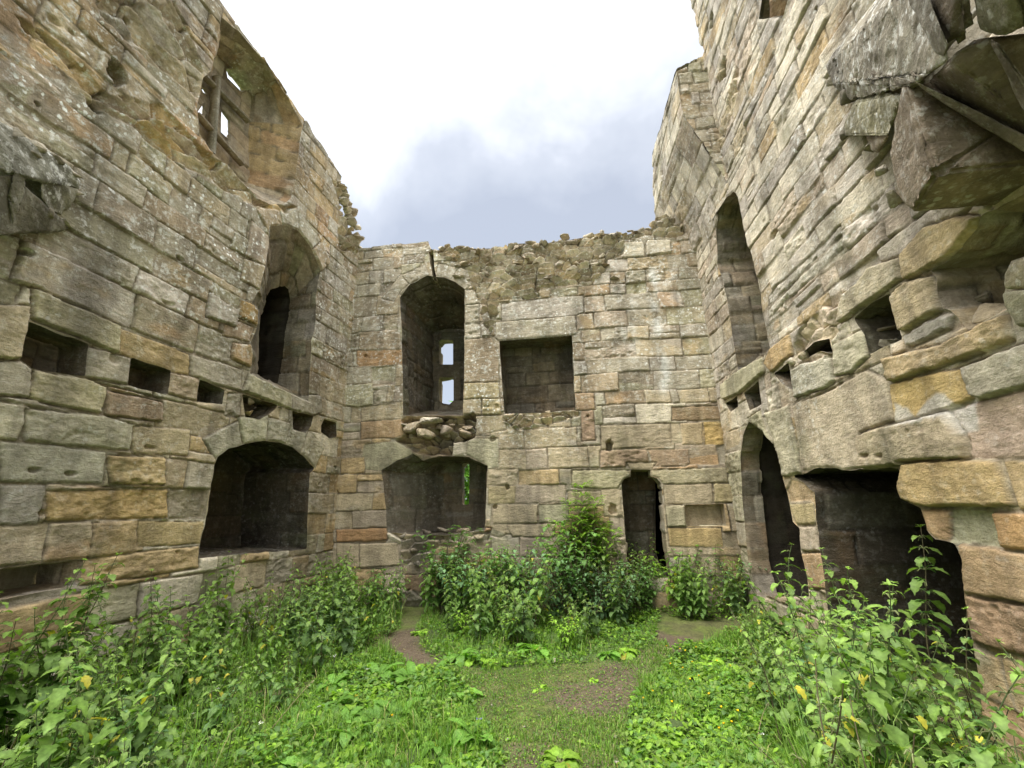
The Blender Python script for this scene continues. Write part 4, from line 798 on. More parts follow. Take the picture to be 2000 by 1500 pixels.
def build_ground():
    gx = np.concatenate([[-400, -150, -60, -25, -12, -8], np.arange(-5.5, 5.6, .035), [8, 12, 25, 60, 150, 400]])
    gy = np.concatenate([[-400, -100, -30, -8, -2], np.arange(1.0, 9.2, .035), [12, 18, 40, 100, 400]])
    X, Y = np.meshgrid(gx, gy, indexing='ij')
    near = sst(9, 5.5, np.abs(X))*sst(11, 9, Y)*sst(-1, 1, Y)
    near = (np.abs(X) < 5.6)*((Y > .9) & (Y < 9.3))*1.0
    Z = ground_h(X, Y)*near+.010*fbm(X*9, Y*9, 403, 4)*near
    soil = np.array((.118, .085, .052)); moss = np.array((.125, .150, .030)); grass = np.array((.085, .13, .03))
    g = np.maximum.reduce([sst(-.15, .25, inpoly(X, Y, L)+.12*fbm(X*2.2, Y*2.2, 405, 3)) for L in (LAWN_L, LAWN_R, LAWN_C)])
    sl = np.maximum.reduce([sst(-.10, .12, inpoly(X, Y, L)+.30*fbm(X*2.2, Y*2.2, 415, 5)) for L in SOIL])
    ms = (1-sl)*(.65+.35*sst(-.3, .1, fbm(X*3, Y*3, 406, 4)))
    c = soil*(1+.35*fbm(X*6, Y*6, 407, 4))[..., None]
    c = c*(1-ms[..., None])+moss*(.8+.5*fbm(X*14, Y*14, 408, 3)[..., None])*ms[..., None]
    g = np.maximum(g, 1-near); c = c*(1-g[..., None])+grass*(.8+.4*fbm(X*4, Y*4, 409, 3)[..., None])*g[..., None]
    mb = MB(); V = np.stack([X, Y, Z], -1); quad(mb, V, (1, 1, 1)); mb.c[-1] = np.concatenate([c, np.full(c.shape[:2]+(1,), 0.)], -1).reshape(-1, 4)
    m, nt, b, o = nmat('soil'); lk = nt.links.new
    at = nd(nt, 'ShaderNodeAttribute', attribute_name='Col'); tc = nd(nt, 'ShaderNodeTexCoord')
    n = nd(nt, 'ShaderNodeTexNoise'); n.inputs['Scale'].default_value = 26; n.inputs['Detail'].default_value = 6; n.inputs['Roughness'].default_value = .7; lk(tc.outputs['Object'], n.inputs[0])
    r = ramp(nt, [(.3, .55), (.7, 1.5)], n.outputs[0]); x = nd(nt, 'ShaderNodeMix', data_type='RGBA', blend_type='MULTIPLY'); x.inputs[0].default_value = 1
    lk(at.outputs['Color'], x.inputs[6]); lk(r.outputs[0], x.inputs[7]); lk(x.outputs[2], b.inputs['Base Color']); b.inputs['Roughness'].default_value = .95
    bu = nd(nt, 'ShaderNodeBump'); bu.inputs['Strength'].default_value = 1; bu.inputs['Distance'].default_value = .03; lk(n.outputs[0], bu.inputs['Height']); lk(bu.outputs[0], b.inputs['Normal'])
    o_ = mb.build('ground', m); tag(o_, kind='structure'); o_['label'] = 'bare trodden earth with moss between the walls'
build_ground()
# ================================================================ PLANTS
def leaf_mat(name, trans=.35, rough=.5):
    m, nt, b, o = nmat(name); lk = nt.links.new
    at = nd(nt, 'ShaderNodeAttribute', attribute_name='Col'); oi = nd(nt, 'ShaderNodeObjectInfo')
    tc = nd(nt, 'ShaderNodeTexCoord'); n = nd(nt, 'ShaderNodeTexNoise'); n.inputs['Scale'].default_value = 45; n.inputs['Detail'].default_value = 3; lk(tc.outputs['Object'], n.inputs[0])
    r = ramp(nt, [(.3, .72), (.7, 1.28)], n.outputs[0]); x = nd(nt, 'ShaderNodeMix', data_type='RGBA', blend_type='MULTIPLY'); x.inputs[0].default_value = 1
    lk(at.outputs['Color'], x.inputs[6]); lk(r.outputs[0], x.inputs[7])
    r2 = ramp(nt, [(0, .78), (1, 1.25)], oi.outputs['Random']); x2 = nd(nt, 'ShaderNodeMix', data_type='RGBA', blend_type='MULTIPLY'); x2.inputs[0].default_value = 1
    lk(x.outputs[2], x2.inputs[6]); lk(r2.outputs[0], x2.inputs[7])
    lk(x2.outputs[2], b.inputs['Base Color']); b.inputs['Roughness'].default_value = rough; b.inputs['Specular IOR Level'].default_value = .22
    t = nd(nt, 'ShaderNodeBsdfTranslucent'); g = nd(nt, 'ShaderNodeMix', data_type='RGBA', blend_type='MULTIPLY'); g.inputs[0].default_value = 1; lk(x2.outputs[2], g.inputs[6]); g.inputs[7].default_value = (1.3, 1.5, .6, 1); lk(g.outputs[2], t.inputs[0])
    ms = nd(nt, 'ShaderNodeMixShader'); ms.inputs[0].default_value = trans; lk(b.outputs[0], ms.inputs[1]); lk(t.outputs[0], ms.inputs[2]); lk(ms.outputs[0], o.inputs[0])
    return m
LEAF = leaf_mat('leaf'); STEM = leaf_mat('stem', .0, .7)
def unit(v): v = np.asarray(v, float); return v/(np.linalg.norm(v)+1e-9)
def leaf(mb, base, direc, L, W, col, r, seg=6, serr=.12, droop=.5, fold=.35, tip=.55, roll=0., shape='ovate'):
    """one leaf blade: folded on its midrib, drooping, toothed"""
    d = unit(direc); up = np.array([0, 0, 1.0]); s = unit(np.cross(d, up)); n = unit(np.cross(s, d))
    s, n = s*math.cos(roll)+n*math.sin(roll), n*math.cos(roll)-s*math.sin(roll)
    V = []; p = np.array(base, float); st = L/seg
    for i in range(seg+1):
        t = i/seg
        if shape == 'ovate': w = W*.5*(math.sin(math.pi*min(1, (t*.95+.05)**.62)))**.9
        elif shape == 'dock': w = W*.5*(math.sin(math.pi*min(1, t*.93+.05)))**.6
        elif shape == 'round': w = W*.5*(math.sin(math.pi*min(1, t*.9+.08)))**.5
        else: w = W*.5*(math.sin(math.pi*min(1, t**.8)))**1.0
        if i == seg: w = 0
        j = 1+serr*(1 if i % 2 else -1)*(.6+.8*r.random())
        f = fold*(1-.3*t)
        wave = .12*W*math.sin(i*2.1+r.random()*3)
        V += [p-s*w*j*math.cos(f)+n*(w*math.sin(f)+wave*.5), p, p+s*w*j*math.cos(f)+n*(w*math.sin(f)-wave*.5)]
        a = droop*st/L*1.6
        d2 = unit(d*math.cos(a)-n*math.sin(a)); n = unit(n*math.cos(a)+d*math.sin(a)); d = d2; p = p+d*st
    F_ = []
    for i in range(seg):
        a = i*3; F_ += [(a, a+1, a+4, a+3), (a+1, a+2, a+5, a+4)]
    c = np.array(col)*r.uniform(.82, 1.2)
    C3 = np.tile(np.append(c, 1), (len(V), 1)); C3[1::3, :3] *= 1.18
    mb.add(np.array(V), F_, C3)
def tube(mb, P, R, col, k=5):
    P = np.array(P, float); n = len(P); T = np.gradient(P, axis=0); V = []
    for i in range(n):
        t = unit(T[i]); a = unit(np.cross(t, (0.3, 1, .2))); b = np.cross(t, a)
        for j in range(k): q = 2*math.pi*j/k; V.append(P[i]+(a*math.cos(q)+b*math.sin(q))*(R[i] if np.ndim(R) else R))
    F_ = [(i*k+j, i*k+(j+1) % k, (i+1)*k+(j+1) % k, (i+1)*k+j) for i in range(n-1) for j in range(k)]
    mb.add(np.array(V), F_, np.append(np.array(col), 1))
NET = np.array((.105, .195, .048)); NETL = np.array((.22, .33, .070)); YEL = np.array((.42, .38, .05)); BRI = np.array((.24, .40, .045)); DOCK = np.array((.14, .28, .045)); BLUE = np.array((.11, .19, .085))
def stemcurve(h, r, lean=.25, n=14):
    a = r.uniform(0, 6.28); l = r.uniform(.3, 1)*lean*h; b = r.uniform(0, 6.28); t = np.linspace(0, 1, n)
    x = math.cos(a)*l*t**1.7+.012*np.sin(t*9+b); y = math.sin(a)*l*t**1.7+.012*np.cos(t*8+b)
    return np.stack([x, y, h*t], 1)
def stamp(root, parts, meshes):
    for nm, mb, mt in parts:
        if mb.n: meshes.append(mb.build(nm, mt, root))
def nettle_proto(h, seed, big=1.0, base=NET, axil=True, single=False):
    r = np.random.default_rng(seed); root = bpy.data.objects.new('nettle', None); C.objects.link(root); root.empty_display_size = .1
    ms = MB(); mf = MB(); h0 = h
    for sti in range(1 if single else 3): nettle_stem(ms, mf, h0*(1, .82, .66)[sti], seed, big, base, axil, r, sti)
    meshes = []; stamp(root, [('stem', ms, STEM), ('foliage', mf, LEAF)], meshes); root['proto'] = 1
    return root
def nettle_stem(ms, mf, h, seed, big, base, axil, r, sti):
    S = stemcurve(h, r, .25+.25*sti); S = S+np.array([r.normal(0, .03), r.normal(0, .03), 0])*min(1, sti)
    tube(ms, S, np.linspace(.006, .002, len(S)), (.10, .085, .045) if seed % 2 else (.10, .14, .05))
    n = int(h/.065); ph = r.uniform(0, 3)
    for i in range(2, n):
        t = i/n; p = np.array([np.interp(t, np.linspace(0, 1, len(S)), S[:, k]) for k in range(3)]); ph += math.pi/2+r.uniform(-.2, .2)
        size = (.142-.095*t**2.2)*big*r.uniform(.85, 1.15)*(1 if t > .25 else .75)
        for sd in (0, math.pi):
            if r.random() < (.35 if t < .3 else .06): continue
            a = ph+sd; d = np.array([math.cos(a), math.sin(a), r.uniform(.05, .5)])
            pet = size*.35; q = p+unit(d)*pet; tube(ms, [p, p+unit(d)*pet*.5+np.array([0, 0, .003]), q], .0015, (.12, .17, .06), 3)
            c = base*(1-t)+NETL*.85*t if r.random() > .012 else YEL
            leaf(mf, q, d-np.array([0, 0, .35]), size, size*.62, c, r, 7, .16, r.uniform(.3, .9), .3)
            if axil and t < .85 and r.random() < .75:
                for _ in range(2):
                    d2 = d+r.normal(0, .5, 3); d2[2] = abs(d2[2])+.3; leaf(mf, p+d2*.01, d2, size*.45, size*.28, base*1.2, r, 4, .14, .6, .3)
            if t > .45:
                for _ in range(2):
                    e = unit(d+r.normal(0, .5, 3)); L = .035*r.uniform(.6, 1.3); tube(ms, [p, p+e*L*.6+(0, 0, .002), p+e*L-(0, 0, .016)], .0028, (.20, .22, .09), 3)
    for _ in range(5): leaf(mf, S[-1], np.append(r.normal(0, 1, 2), .9), .032*big, .017, NETL, r, 4, .1, .4, .4)
def copy_tree(o, label, cat, group, loc, rz, s, tilt=(0, 0), name=None):
    c = o.copy(); C.objects.link(c)
    if name: c.name = name
    c.location = loc; c.rotation_euler = (tilt[0], tilt[1], rz); c.scale = (s, s, s)
    if 'proto' in c: del c['proto']
    for ch in o.children:
        k = ch.copy(); C.objects.link(k); k.parent = c
    return tag(c, label, cat, group)
prn = np.random.default_rng(77)
NP = [nettle_proto(h, 300+i, big=b*(1, .8, 1.05, .72, .9, 1.1, .75, 1, .85, 1, .8, 1.05)[i], base=(NET, BLUE, NET*1.15, np.array((.13, .20, .06)), NET, BLUE*1.1, np.array((.15, .24, .07)), NET*1.1, BLUE, NET*1.2, np.array((.12, .19, .06)), NET)[i], single=i in (0, 1, 7)) for i, (h, b) in enumerate([(1.25, 1.05), (1.15, 1.1), (1.05, 1.0), (.95, 1.0), (.85, .95), (.72, .95), (.6, .9), (1.2, 1.2), (1.0, 1.2), (.5, .9), (1.2, 1.1), (1.1, 1.15)])]
USED = set()
def sample(poly, n, r, mind=.1):
    P = np.array(poly); out = []; tries = 0
    while len(out) < n and tries < n*60:
        tries += 1; q = P.min(0)+r.random(2)*(P.max(0)-P.min(0))
        if sdp(np.array([q[0]]), np.array([q[1]]), P)[0][0] > 0 and all(np.hypot(*(q-o)) > mind for o in out): out.append(q)
    return np.array(out)
def place(proto, xy, label, cat, group, s=1.0, rz=None, tilt=.12, name=None):
    z = float(ground_h(np.array(xy[0]), np.array(xy[1])))-.01
    return copy_tree(proto, label, cat, group, (xy[0], xy[1], z), prn.uniform(0, 6.28) if rz is None else rz, s, (prn.normal(0, tilt), prn.normal(0, tilt)), name)
wl_ = lambda fr, u, o: tuple(fr.pos(np.array(float(u)), np.array(0.), np.array(float(o)))[:2])
G2 = lambda L: [tuple(gnd(a, b)[:2]) for a, b in L]
bedL = [wl_(FL, .5, .25), wl_(FL, 2.0, .2), wl_(FL, 4.0, .15), wl_(FL, 6.6, .3)]+G2([(300, 2000), (430, 1600), (500, 1440), (600, 1330), (700, 1275), (785, 1225), (780, 1195)])
for q in sample(bedL, 125, prn, .14):
    dw = (np.array(q)-FL.P0[:2])@FL.n[:2]; uu_ = (np.array(q)-FL.P0[:2])@FL.d[:2]
    hi = 1-min(1, max(0, (dw-.3)/1.7)); near = min(1, max(0, (uu_-1.0)/3))
    i = int(prn.choice([10, 11, 2, 8]) if hi*near > .4 and prn.random() < .75 else prn.choice([2, 3, 4, 8]) if prn.random() < .45+.5*hi else prn.choice([4, 5, 6]))
    place(NP[i], q, 'leafy green nettle in the crowded bed along the foot of the left wall', 'nettle', 'nettles along the foot of the left wall', prn.uniform(.72, .92)*float(1+.38*vn(np.array(q[0]*1.6), np.array(q[1]*1.6), 5)), name='nettle')
bedC = G2([(835, 1190), (848, 1232), (960, 1266), (1100, 1272), (1230, 1240), (1290, 1195), (1250, 1160), (1100, 1160), (950, 1172), (850, 1176)])
for q in sample(bedC, 64, prn, .12):
    fr_ = (q[1]-gnd(1000, 1270)[1])/(gnd(1000, 1165)[1]-gnd(1000, 1270)[1]); i = int(prn.choice([10, 11, 2, 8]) if fr_ > .5 else prn.choice([2, 3, 8]) if fr_ > .2 else prn.choice([5, 6])); place(NP[i], q, 'grey green nettle in the clump before the lower window', 'nettle', 'nettles of the central clump', prn.uniform(.8, 1.0)*float(1+.25*vn(np.array(q[0]*1.9), np.array(q[1]*1.9), 7)), name='nettle')
bedD = G2([(1290, 1195), (1330, 1212), (1430, 1212), (1500, 1185), (1470, 1160), (1400, 1150), (1300, 1152)])
for q in sample(bedD, 34, prn, .11):
    i = int(prn.choice([3, 2, 8, 4])); place(NP[i], q, 'dark green nettle in the clump between the low doorway and the right wall', 'nettle', 'nettles by the low doorway', prn.uniform(.75, .98), name='nettle')
bedR = [wl_(FR, 1.2, .5), wl_(FR, 2.5, .35), wl_(FR, 4.0, .3), wl_(FR, 6.4, .3)]+G2([(1650, 2000), (1560, 1560), (1520, 1420), (1480, 1330), (1470, 1260), (1520, 1215)])
for q in sample(bedR, 54, prn, .15):
    uu_ = (np.array(q)-FR.P0[:2])@FR.d[:2]
    i = int(prn.choice([2, 3, 4, 8])) if uu_ > 2.2 else int(prn.choice([4, 5, 6]))
    place(NP[i], q, 'loose green nettle growing in front of the fireplace and right wall', 'nettle', 'nettles in front of the fireplace', prn.uniform(.72, .98)*float(1+.35*vn(np.array(q[0]*1.7), np.array(q[1]*1.7), 6)), name='nettle')
# the ones that stand out
def place_top(proto, px, py_base, py_top, hproto, label, cat, name='nettle', group=None, rz=None, dist=None):
    """plant whose foot is on the ground under px,py_base and whose tip reaches py_top"""
    g = gnd(px, py_base); rr = ray(px, py_top); t = g[1]/rr[1]; top = H+rr[2]*t
    o = place(proto, g[:2], label, cat, group, max(.2, top/hproto), rz, .02, name); return o
place_top(NP[7], 1850, 1440, 1030, 1.2, 'tallest nettle, with large pale leaves, standing before the orange blocks of the right wall', 'nettle')
place_top(NP[0], 1700, 1400, 1075, 1.25, 'tall nettle with yellowing drooping leaves in front of the dark fireplace', 'nettle')
place_top(NP[1], 1935, 1560, 1180, 1.15, 'broad leaved nettle at the right edge below the orange blocks', 'nettle')
place_top(NP[2], 1550, 1300, 1060, 1.05, 'slender nettle standing in the mouth of the pointed doorway', 'nettle')
place_top(NP[2], 1640, 1370, 1120, 1.05, 'nettle standing before the left side of the fireplace', 'nettle')
place_top(NP[8], 1770, 1420, 1130, 1.0, 'leafy nettle standing before the middle of the fireplace', 'nettle')
place_top(NP[10], 1800, 1480, 1180, 1.2, 'bushy nettle low in front of the right side of the fireplace', 'nettle')
place_top(NP[7], 62, 1470, 1085, 1.2, 'tall nettle in front of the dark slot at the foot of the left wall', 'nettle')
place_top(NP[0], 115, 1440, 1095, 1.25, 'tall nettle just right of the one before the dark slot in the left wall', 'nettle')
place_top(NP[1], 270, 1400, 1110, 1.15, 'tall broad nettle rising against the pale lower stones of the left wall', 'nettle')
# ---------------- shrubs
def shrub_proto(name, seed, h, spread, nst, nl, ls, col, shape='ovate', serr=.06, wr=.6):
    r = np.random.default_rng(seed); root = bpy.data.objects.new(name, None); C.objects.link(root)
    ms, mf = MB(), MB()
    for s in range(nst):
        a = r.uniform(0, 6.28); hh = h*r.uniform(.55, 1); sp = spread*r.uniform(.2, 1); t = np.linspace(0, 1, 9)
        S = np.stack([math.cos(a)*sp*t**1.3, math.sin(a)*sp*t**1.3, hh*t*(1.15-.15*t)], 1)+r.normal(0, .008, (9, 3)); S[0, 2] = 0
        tube(ms, S, np.linspace(.006, .002, 9), (.10, .09, .05))
        for i in range(nl):
            q = .12+.88*(i+r.random())/nl; p = np.array([np.interp(q, t, S[:, k]) for k in range(3)])
            a2 = a+r.normal(0, 1.5); d = np.array([math.cos(a2), math.sin(a2), r.uniform(-.1, .8)]); L = ls*r.uniform(.6, 1.25)*(1-.3*q)
            c = col*(1.0+.35*q) if r.random() > .008 else YEL
            leaf(mf, p+unit(d)*L*.25, d, L, L*wr, c, r, 6, serr, r.uniform(.3, 1.0), .25, shape=shape)
            tube(ms, [p, p+unit(d)*L*.27], .0013, (.12, .16, .06), 3)
    stamp(root, [('stems', ms, STEM), ('foliage', mf, LEAF)], []); root['proto'] = 1; return root
SH1 = shrub_proto('leafy_shrub', 501, .95, .45, 22, 16, .105, NET*.95+.0, wr=.62)
SH2 = shrub_proto('leafy_shrub', 502, .75, .42, 22, 15, .085, BLUE*1.05, wr=.55)
SH3 = shrub_proto('leafy_shrub', 503, .5, .34, 18, 12, .075, BRI*.72, wr=.6)
def shrub(proto, px, py, s, label): return place(proto, gnd(px, py)[:2], label, 'shrub', None, s, name='leafy_shrub', tilt=.04)
shrub(SH1, 862, 1200, 1.5, 'dark glossy leaved shrub at the left end of the central clump')
shrub(SH2, 945, 1212, 1.5, 'blue green bushy plant in the middle of the central clump, left of the sapling')
shrub(SH2, 1035, 1210, 1.5, 'blue green bushy plant growing just left of the sapling in the central clump')
shrub(SH1, 1130, 1210, 1.55, 'dark leafy bush around the foot of the sapling')
shrub(SH2, 1215, 1215, 1.15, 'grey green bushy plant in front of the low doorway')
shrub(SH1, 1400, 1185, 1.15, 'dark rounded bush between the low doorway and the pointed doorway')
shrub(SH3, 1318, 1188, 1.9, 'brighter green bush at the right foot of the low doorway')
shrub(SH2, 900, 1205, 1.4, 'blue green bushy plant between the left end and middle of the central clump')
shrub(SH1, 990, 1208, 1.15, 'dark leafy bush in the heart of the central clump')
shrub(SH2, 1085, 1212, 1.35, 'blue green bush immediately left of the sapling foot')
shrub(SH2, 1175, 1214, 1.25, 'blue green bush immediately right of the sapling foot')
shrub(SH1, 1265, 1198, .85, 'dark low bush at the left foot of the low doorway')
shrub(SH1, 1350, 1192, 1.1, 'dark leafy bush just right of the low doorway')
shrub(SH2, 1440, 1188, 1.1, 'blue green bush at the right end of the clump by the low doorway')
shrub(SH3, 1000, 1262, .8, 'bright low bush at the front of the central clump')
shrub(SH3, 1105, 1268, .85, 'bright low bush in front of the sapling')
shrub(SH3, 905, 1245, .8, 'bright low bush at the front left of the central clump')
shrub(SH2, 1460, 1190, 1.1, 'dark bush at the foot of the right wall beside the pointed doorway')
shrub(SH3, 690, 1215, 1.4, 'low dark bush in the far left corner below the wall')
shrub(SH1, 730, 1222, .85, 'dense bush at the right end of the left bed')
# elder sapling with pinnate leaves
def sapling(seed, h):
    r = np.random.default_rng(seed); root = empty('elder_sapling', 'bright green elder sapling rising above the central clump beside the low doorway', 'sapling', tuple(gnd(1150, 1195)))
    ms, mf = MB(), MB(); o = np.array(root.location)
    for s, (dx, dy, hh) in enumerate([(.0, .03, h), (-.22, .0, h*.86), (.22, -.02, h*.88), (.1, .1, h*.8), (-.42, -.05, h*.68), (.48, -.1, h*.62), (-.1, -.15, h*.74), (.32, .1, h*.66), (-.55, 0, h*.5), (-.3, -.2, h*.56)]):
        t = np.linspace(0, 1, 12); S = np.stack([dx*t**1.2, dy*t, hh*t], 1)+r.normal(0, .006, (12, 3)); S[0] = 0
        tube(ms, S+o, np.linspace(.012, .003, 12), (.14, .13, .08), 6)
        for i in range(13):
            q = .16+.84*i/12; p = np.array([np.interp(q, t, S[:, k]) for k in range(3)]); a0 = i*1.6+r.uniform(0, .5)
            for sd in (0, math.pi):
                a = a0+sd; d = unit([math.cos(a), math.sin(a), .75+.5*q]); L = .25*r.uniform(.7, 1.15)*(1-.35*max(0, q-.7))
                R_ = [p+d*L*k/5-np.array([0, 0, .05*(k/5)**2]) for k in range(6)]; tube(ms, np.array(R_)+o, .0018, (.16, .2, .07), 3)
                sdv = unit(np.cross(d, (0, 0, 1)))
                for k in (2, 3, 4):
                    for g in (-1, 1): leaf(mf, R_[k]+o, sdv*g+d*.5+(0, 0, -.1), .12, .056, BRI*(.5+.35*q), r, 5, .1, .5, .25, shape='lance')
                leaf(mf, R_[5]+o, d-(0, 0, .4), .14, .062, BRI*(.5+.35*q), r, 5, .1, .5, .25, shape='lance')
    ms.build('stems', STEM, root); mf.build('foliage', LEAF, root)
_t = ray(1140, 958); _g = gnd(1150, 1195); sapling(8, H+_t[2]*_g[1]/_t[1])
# ---------------- docks and other rosettes
def rosette(seed, n, L, W, col, up=.5, shape='dock', name='dock_plant'):
    r = np.random.default_rng(seed); root = bpy.data.objects.new(name, None); C.objects.link(root); mf, ms = MB(), MB()
    for i in range(n):
        a = i*2.4+r.normal(0, .2); el = up*r.uniform(.5, 1.6); d = np.array([math.cos(a), math.sin(a), el]); l = L*r.uniform(.6, 1.15)
        q = unit(d)*l*.3; tube(ms, [(0, 0, 0), q*.5+(0, 0, .004), q], .003, (.22, .22, .09), 4)
        leaf(mf, q, d, l, W*l/L, col if r.random() > .02 else YEL*.8, r, 9, .05, r.uniform(.6, 1.5), .22, shape=shape)
    stamp(root, [('stalks', ms, STEM), ('leaves', mf, LEAF)], []); root['proto'] = 1; return root
RP = [rosette(600, 12, .25, .11, DOCK, .8), rosette(601, 15, .20, .10, BRI, .8), rosette(602, 10, .28, .125, DOCK*.9, .8), rosette(603, 12, .12, .065, BRI, .35), rosette(604, 11, .17, .13, BRI*1.05, .9, 'round')]
def rosettes(poly, n, mind, label, group, sc=(.7, 1.15), kinds=(0, 1, 2, 3, 4)):
    for q in sample(G2(poly), n, prn, mind): place(RP[int(prn.choice(kinds))], q, label, 'dock plant', group, prn.uniform(*sc), name='dock_plant')
rosettes([(640, 1330), (760, 1290), (900, 1345), (950, 1420), (975, 1500), (900, 1560), (500, 1560), (520, 1470)], 62, .12, 'broad leaved bright green dock in the lush patch left of the path', 'docks left of the path', (.45, .8))
rosettes([(1235, 1500), (1255, 1420), (1300, 1330), (1380, 1270), (1470, 1300), (1560, 1400), (1560, 1560), (1240, 1560)], 44, .13, 'bright green dock among the buttercups right of the path', 'docks right of the path', (.42, .7), (1, 3, 4))
rosettes([(850, 1275), (1250, 1262), (1210, 1290), (1000, 1305), (870, 1300)], 12, .14, 'low dock in the grass in front of the central clump', 'docks before the central clump', (.6, .95), (1, 3, 0))
for k, (x, y, s, lb) in enumerate([(1055, 1345, .8, 'single small dock growing alone in the middle of the mossy path'), (1160, 1325, .75, 'small dock right of the one alone on the path'), (1095, 1490, .8, 'flat weed at the very front of the path'), (1150, 1455, .75, 'pale weed at the front of the path, right of its middle'), (925, 1445, .72, 'broad dock overhanging the left edge of the path'), (1240, 1370, .7, 'small weed on the bare earth right of the path middle'), (820, 1240, .7, 'small weed on the bare earth left of the central clump'), (1000, 1440, .5, 'tiny weed on the left half of the path')]):
    place(RP[(3, 3, 1, 3, 2, 3, 4, 3)[k]], gnd(x, y)[:2], lb, 'weed', None, s, name='dock_plant')
# ---------------- buttercups and white flowers
def flower(name, col, n_pet, ps, h, seed, umbel=False):
    r = np.random.default_rng(seed); root = bpy.data.objects.new(name, None); C.objects.link(root); ms, mf = MB(), MB()
    S = stemcurve(h, r, .2, 8); tube(ms, S, .0016, (.12, .2, .05), 4); top = S[-1]
    cs = [top] if not umbel else [top+np.array([r.normal(0, .014), r.normal(0, .014), r.normal(0, .003)]) for _ in range(16)]
    for c in cs:
        if umbel: tube(ms, [S[-3], c], .0008, (.14, .2, .07), 3)
        for i in range(n_pet):
            a = i*6.283/n_pet; leaf(mf, c, (math.cos(a), math.sin(a), .55), ps, ps*.85, col, r, 3, 0, -.3, .1, shape='round')
    for i in range(4): leaf(ms, S[1+i], (math.cos(i*2), math.sin(i*2), .4), .04, .012, BRI*.7, r, 4, .2, .5, .2, shape='lance')
    stamp(root, [('stem', ms, STEM), ('petals', mf, PET)], []); root['proto'] = 1; return root
PET = leaf_mat('petal', .2, .5)
BC = [flower('buttercup', (.80, .52, .01), 5, .013, h, 700+i) for i, h in enumerate((.22, .28, .18))]
WF = [flower('white_wildflower', (.78, .78, .74), 5, .006, h, 710+i, True) for i, h in enumerate((.45, .3))]
for i, (x, y) in enumerate([(1330, 1262), (1322, 1278), (1318, 1290), (1352, 1270), (1358, 1268), (1342, 1302), (1350, 1298), (1332, 1345), (1272, 1352), (1274, 1380), (1405, 1316), (1424, 1292), (1545, 1288), (1416, 1424), (1437, 1418), (1438, 1432), (1456, 1436), (1412, 1432), (1375, 1330), (1300, 1395), (1500, 1350), (1560, 1430), (1390, 1378), (776, 1402)]):
    place(BC[i % 3], gnd(x, y+42)[:2], 'yellow buttercup on a thin stem in the grass right of the path' if x > 1000 else 'single yellow buttercup in the lush patch left of the path', 'buttercup', 'buttercups right of the path' if x > 1000 else None, 1.0, name='buttercup')
for i, (x, y, lb) in enumerate([(358, 1398, 'white flower head in the left bed, lowest and leftmost'), (493, 1413, 'white flower head at the bottom of the left bed beside the grass'), (610, 1382, 'white flower head in the grass right of the left bed'), (412, 1350, 'white flower head in the middle of the left bed nettles'), (458, 1302, 'white flower head higher in the left bed nettles'), (645, 1280, 'white flower at the back of the left bed'), (705, 1308, 'white flower cluster at the edge of the bare earth on the left'), (1500, 1430, 'cream flower head in the right hand grass')]):
    g = gnd(x, y+75); rr = ray(x, y); top = H+rr[2]*g[1]/rr[1]; place(WF[i % 2], g[:2], lb, 'wildflower', None, min(1.6, max(.3, top/((.45, .3)[i % 2]))), name='white_wildflower', tilt=.03)
# ---------------- dry straw stems
def straw(px0, py0, px1, py1, lb, z0=0.0, depth=None):
    r = np.random.default_rng(int(px0)); a = gnd(px0, py0, z0); b_ = ray(px1, py1); b_ = CAM+b_*(a[1]/b_[1]); t = np.linspace(0, 1, 10)[:, None]
    S = a+(b_-a)*t+np.sin(t*3.1)*np.array([.01, .02, .02]); root = empty('dry_grass_stem', lb, 'dry stem', tuple(a)); mb = MB(); tube(mb, S, np.linspace(.004, .0018, 10), (.42, .34, .19), 4)
    mb.build('stem', STEM, root); mb = MB()
    for k in range(26): p = S[-1]+(S[-2]-S[-1])*k*.05; d = unit(S[-1]-S[-2])+r.normal(0, .5, 3); leaf(mb, p, d, .02, .005, (.45, .38, .24), r, 3, 0, .3, .2, shape='lance')
    mb.build('seed_head', STEM, root)
straw(500, 1180, 535, 1022, 'upright dry straw stem in front of the arched recess')
straw(1800, 1420, 1632, 1272, 'long leaning dry straw stem in the right hand nettles')
straw(500, 1460, 610, 1330, 'dry straw stem leaning right in the left bed')
straw(1560, 1480, 1610, 1390, 'drooping pale grass head in the right hand grass')
straw(1700, 1500, 1650, 1415, 'pale curled grass head near the bottom right')
straw(1480, 1440, 1500, 1375, 'short pale grass head right of the buttercups')
straw(150, 1500, 268, 1372, 'bent dry straw at the bottom left among the nettles')
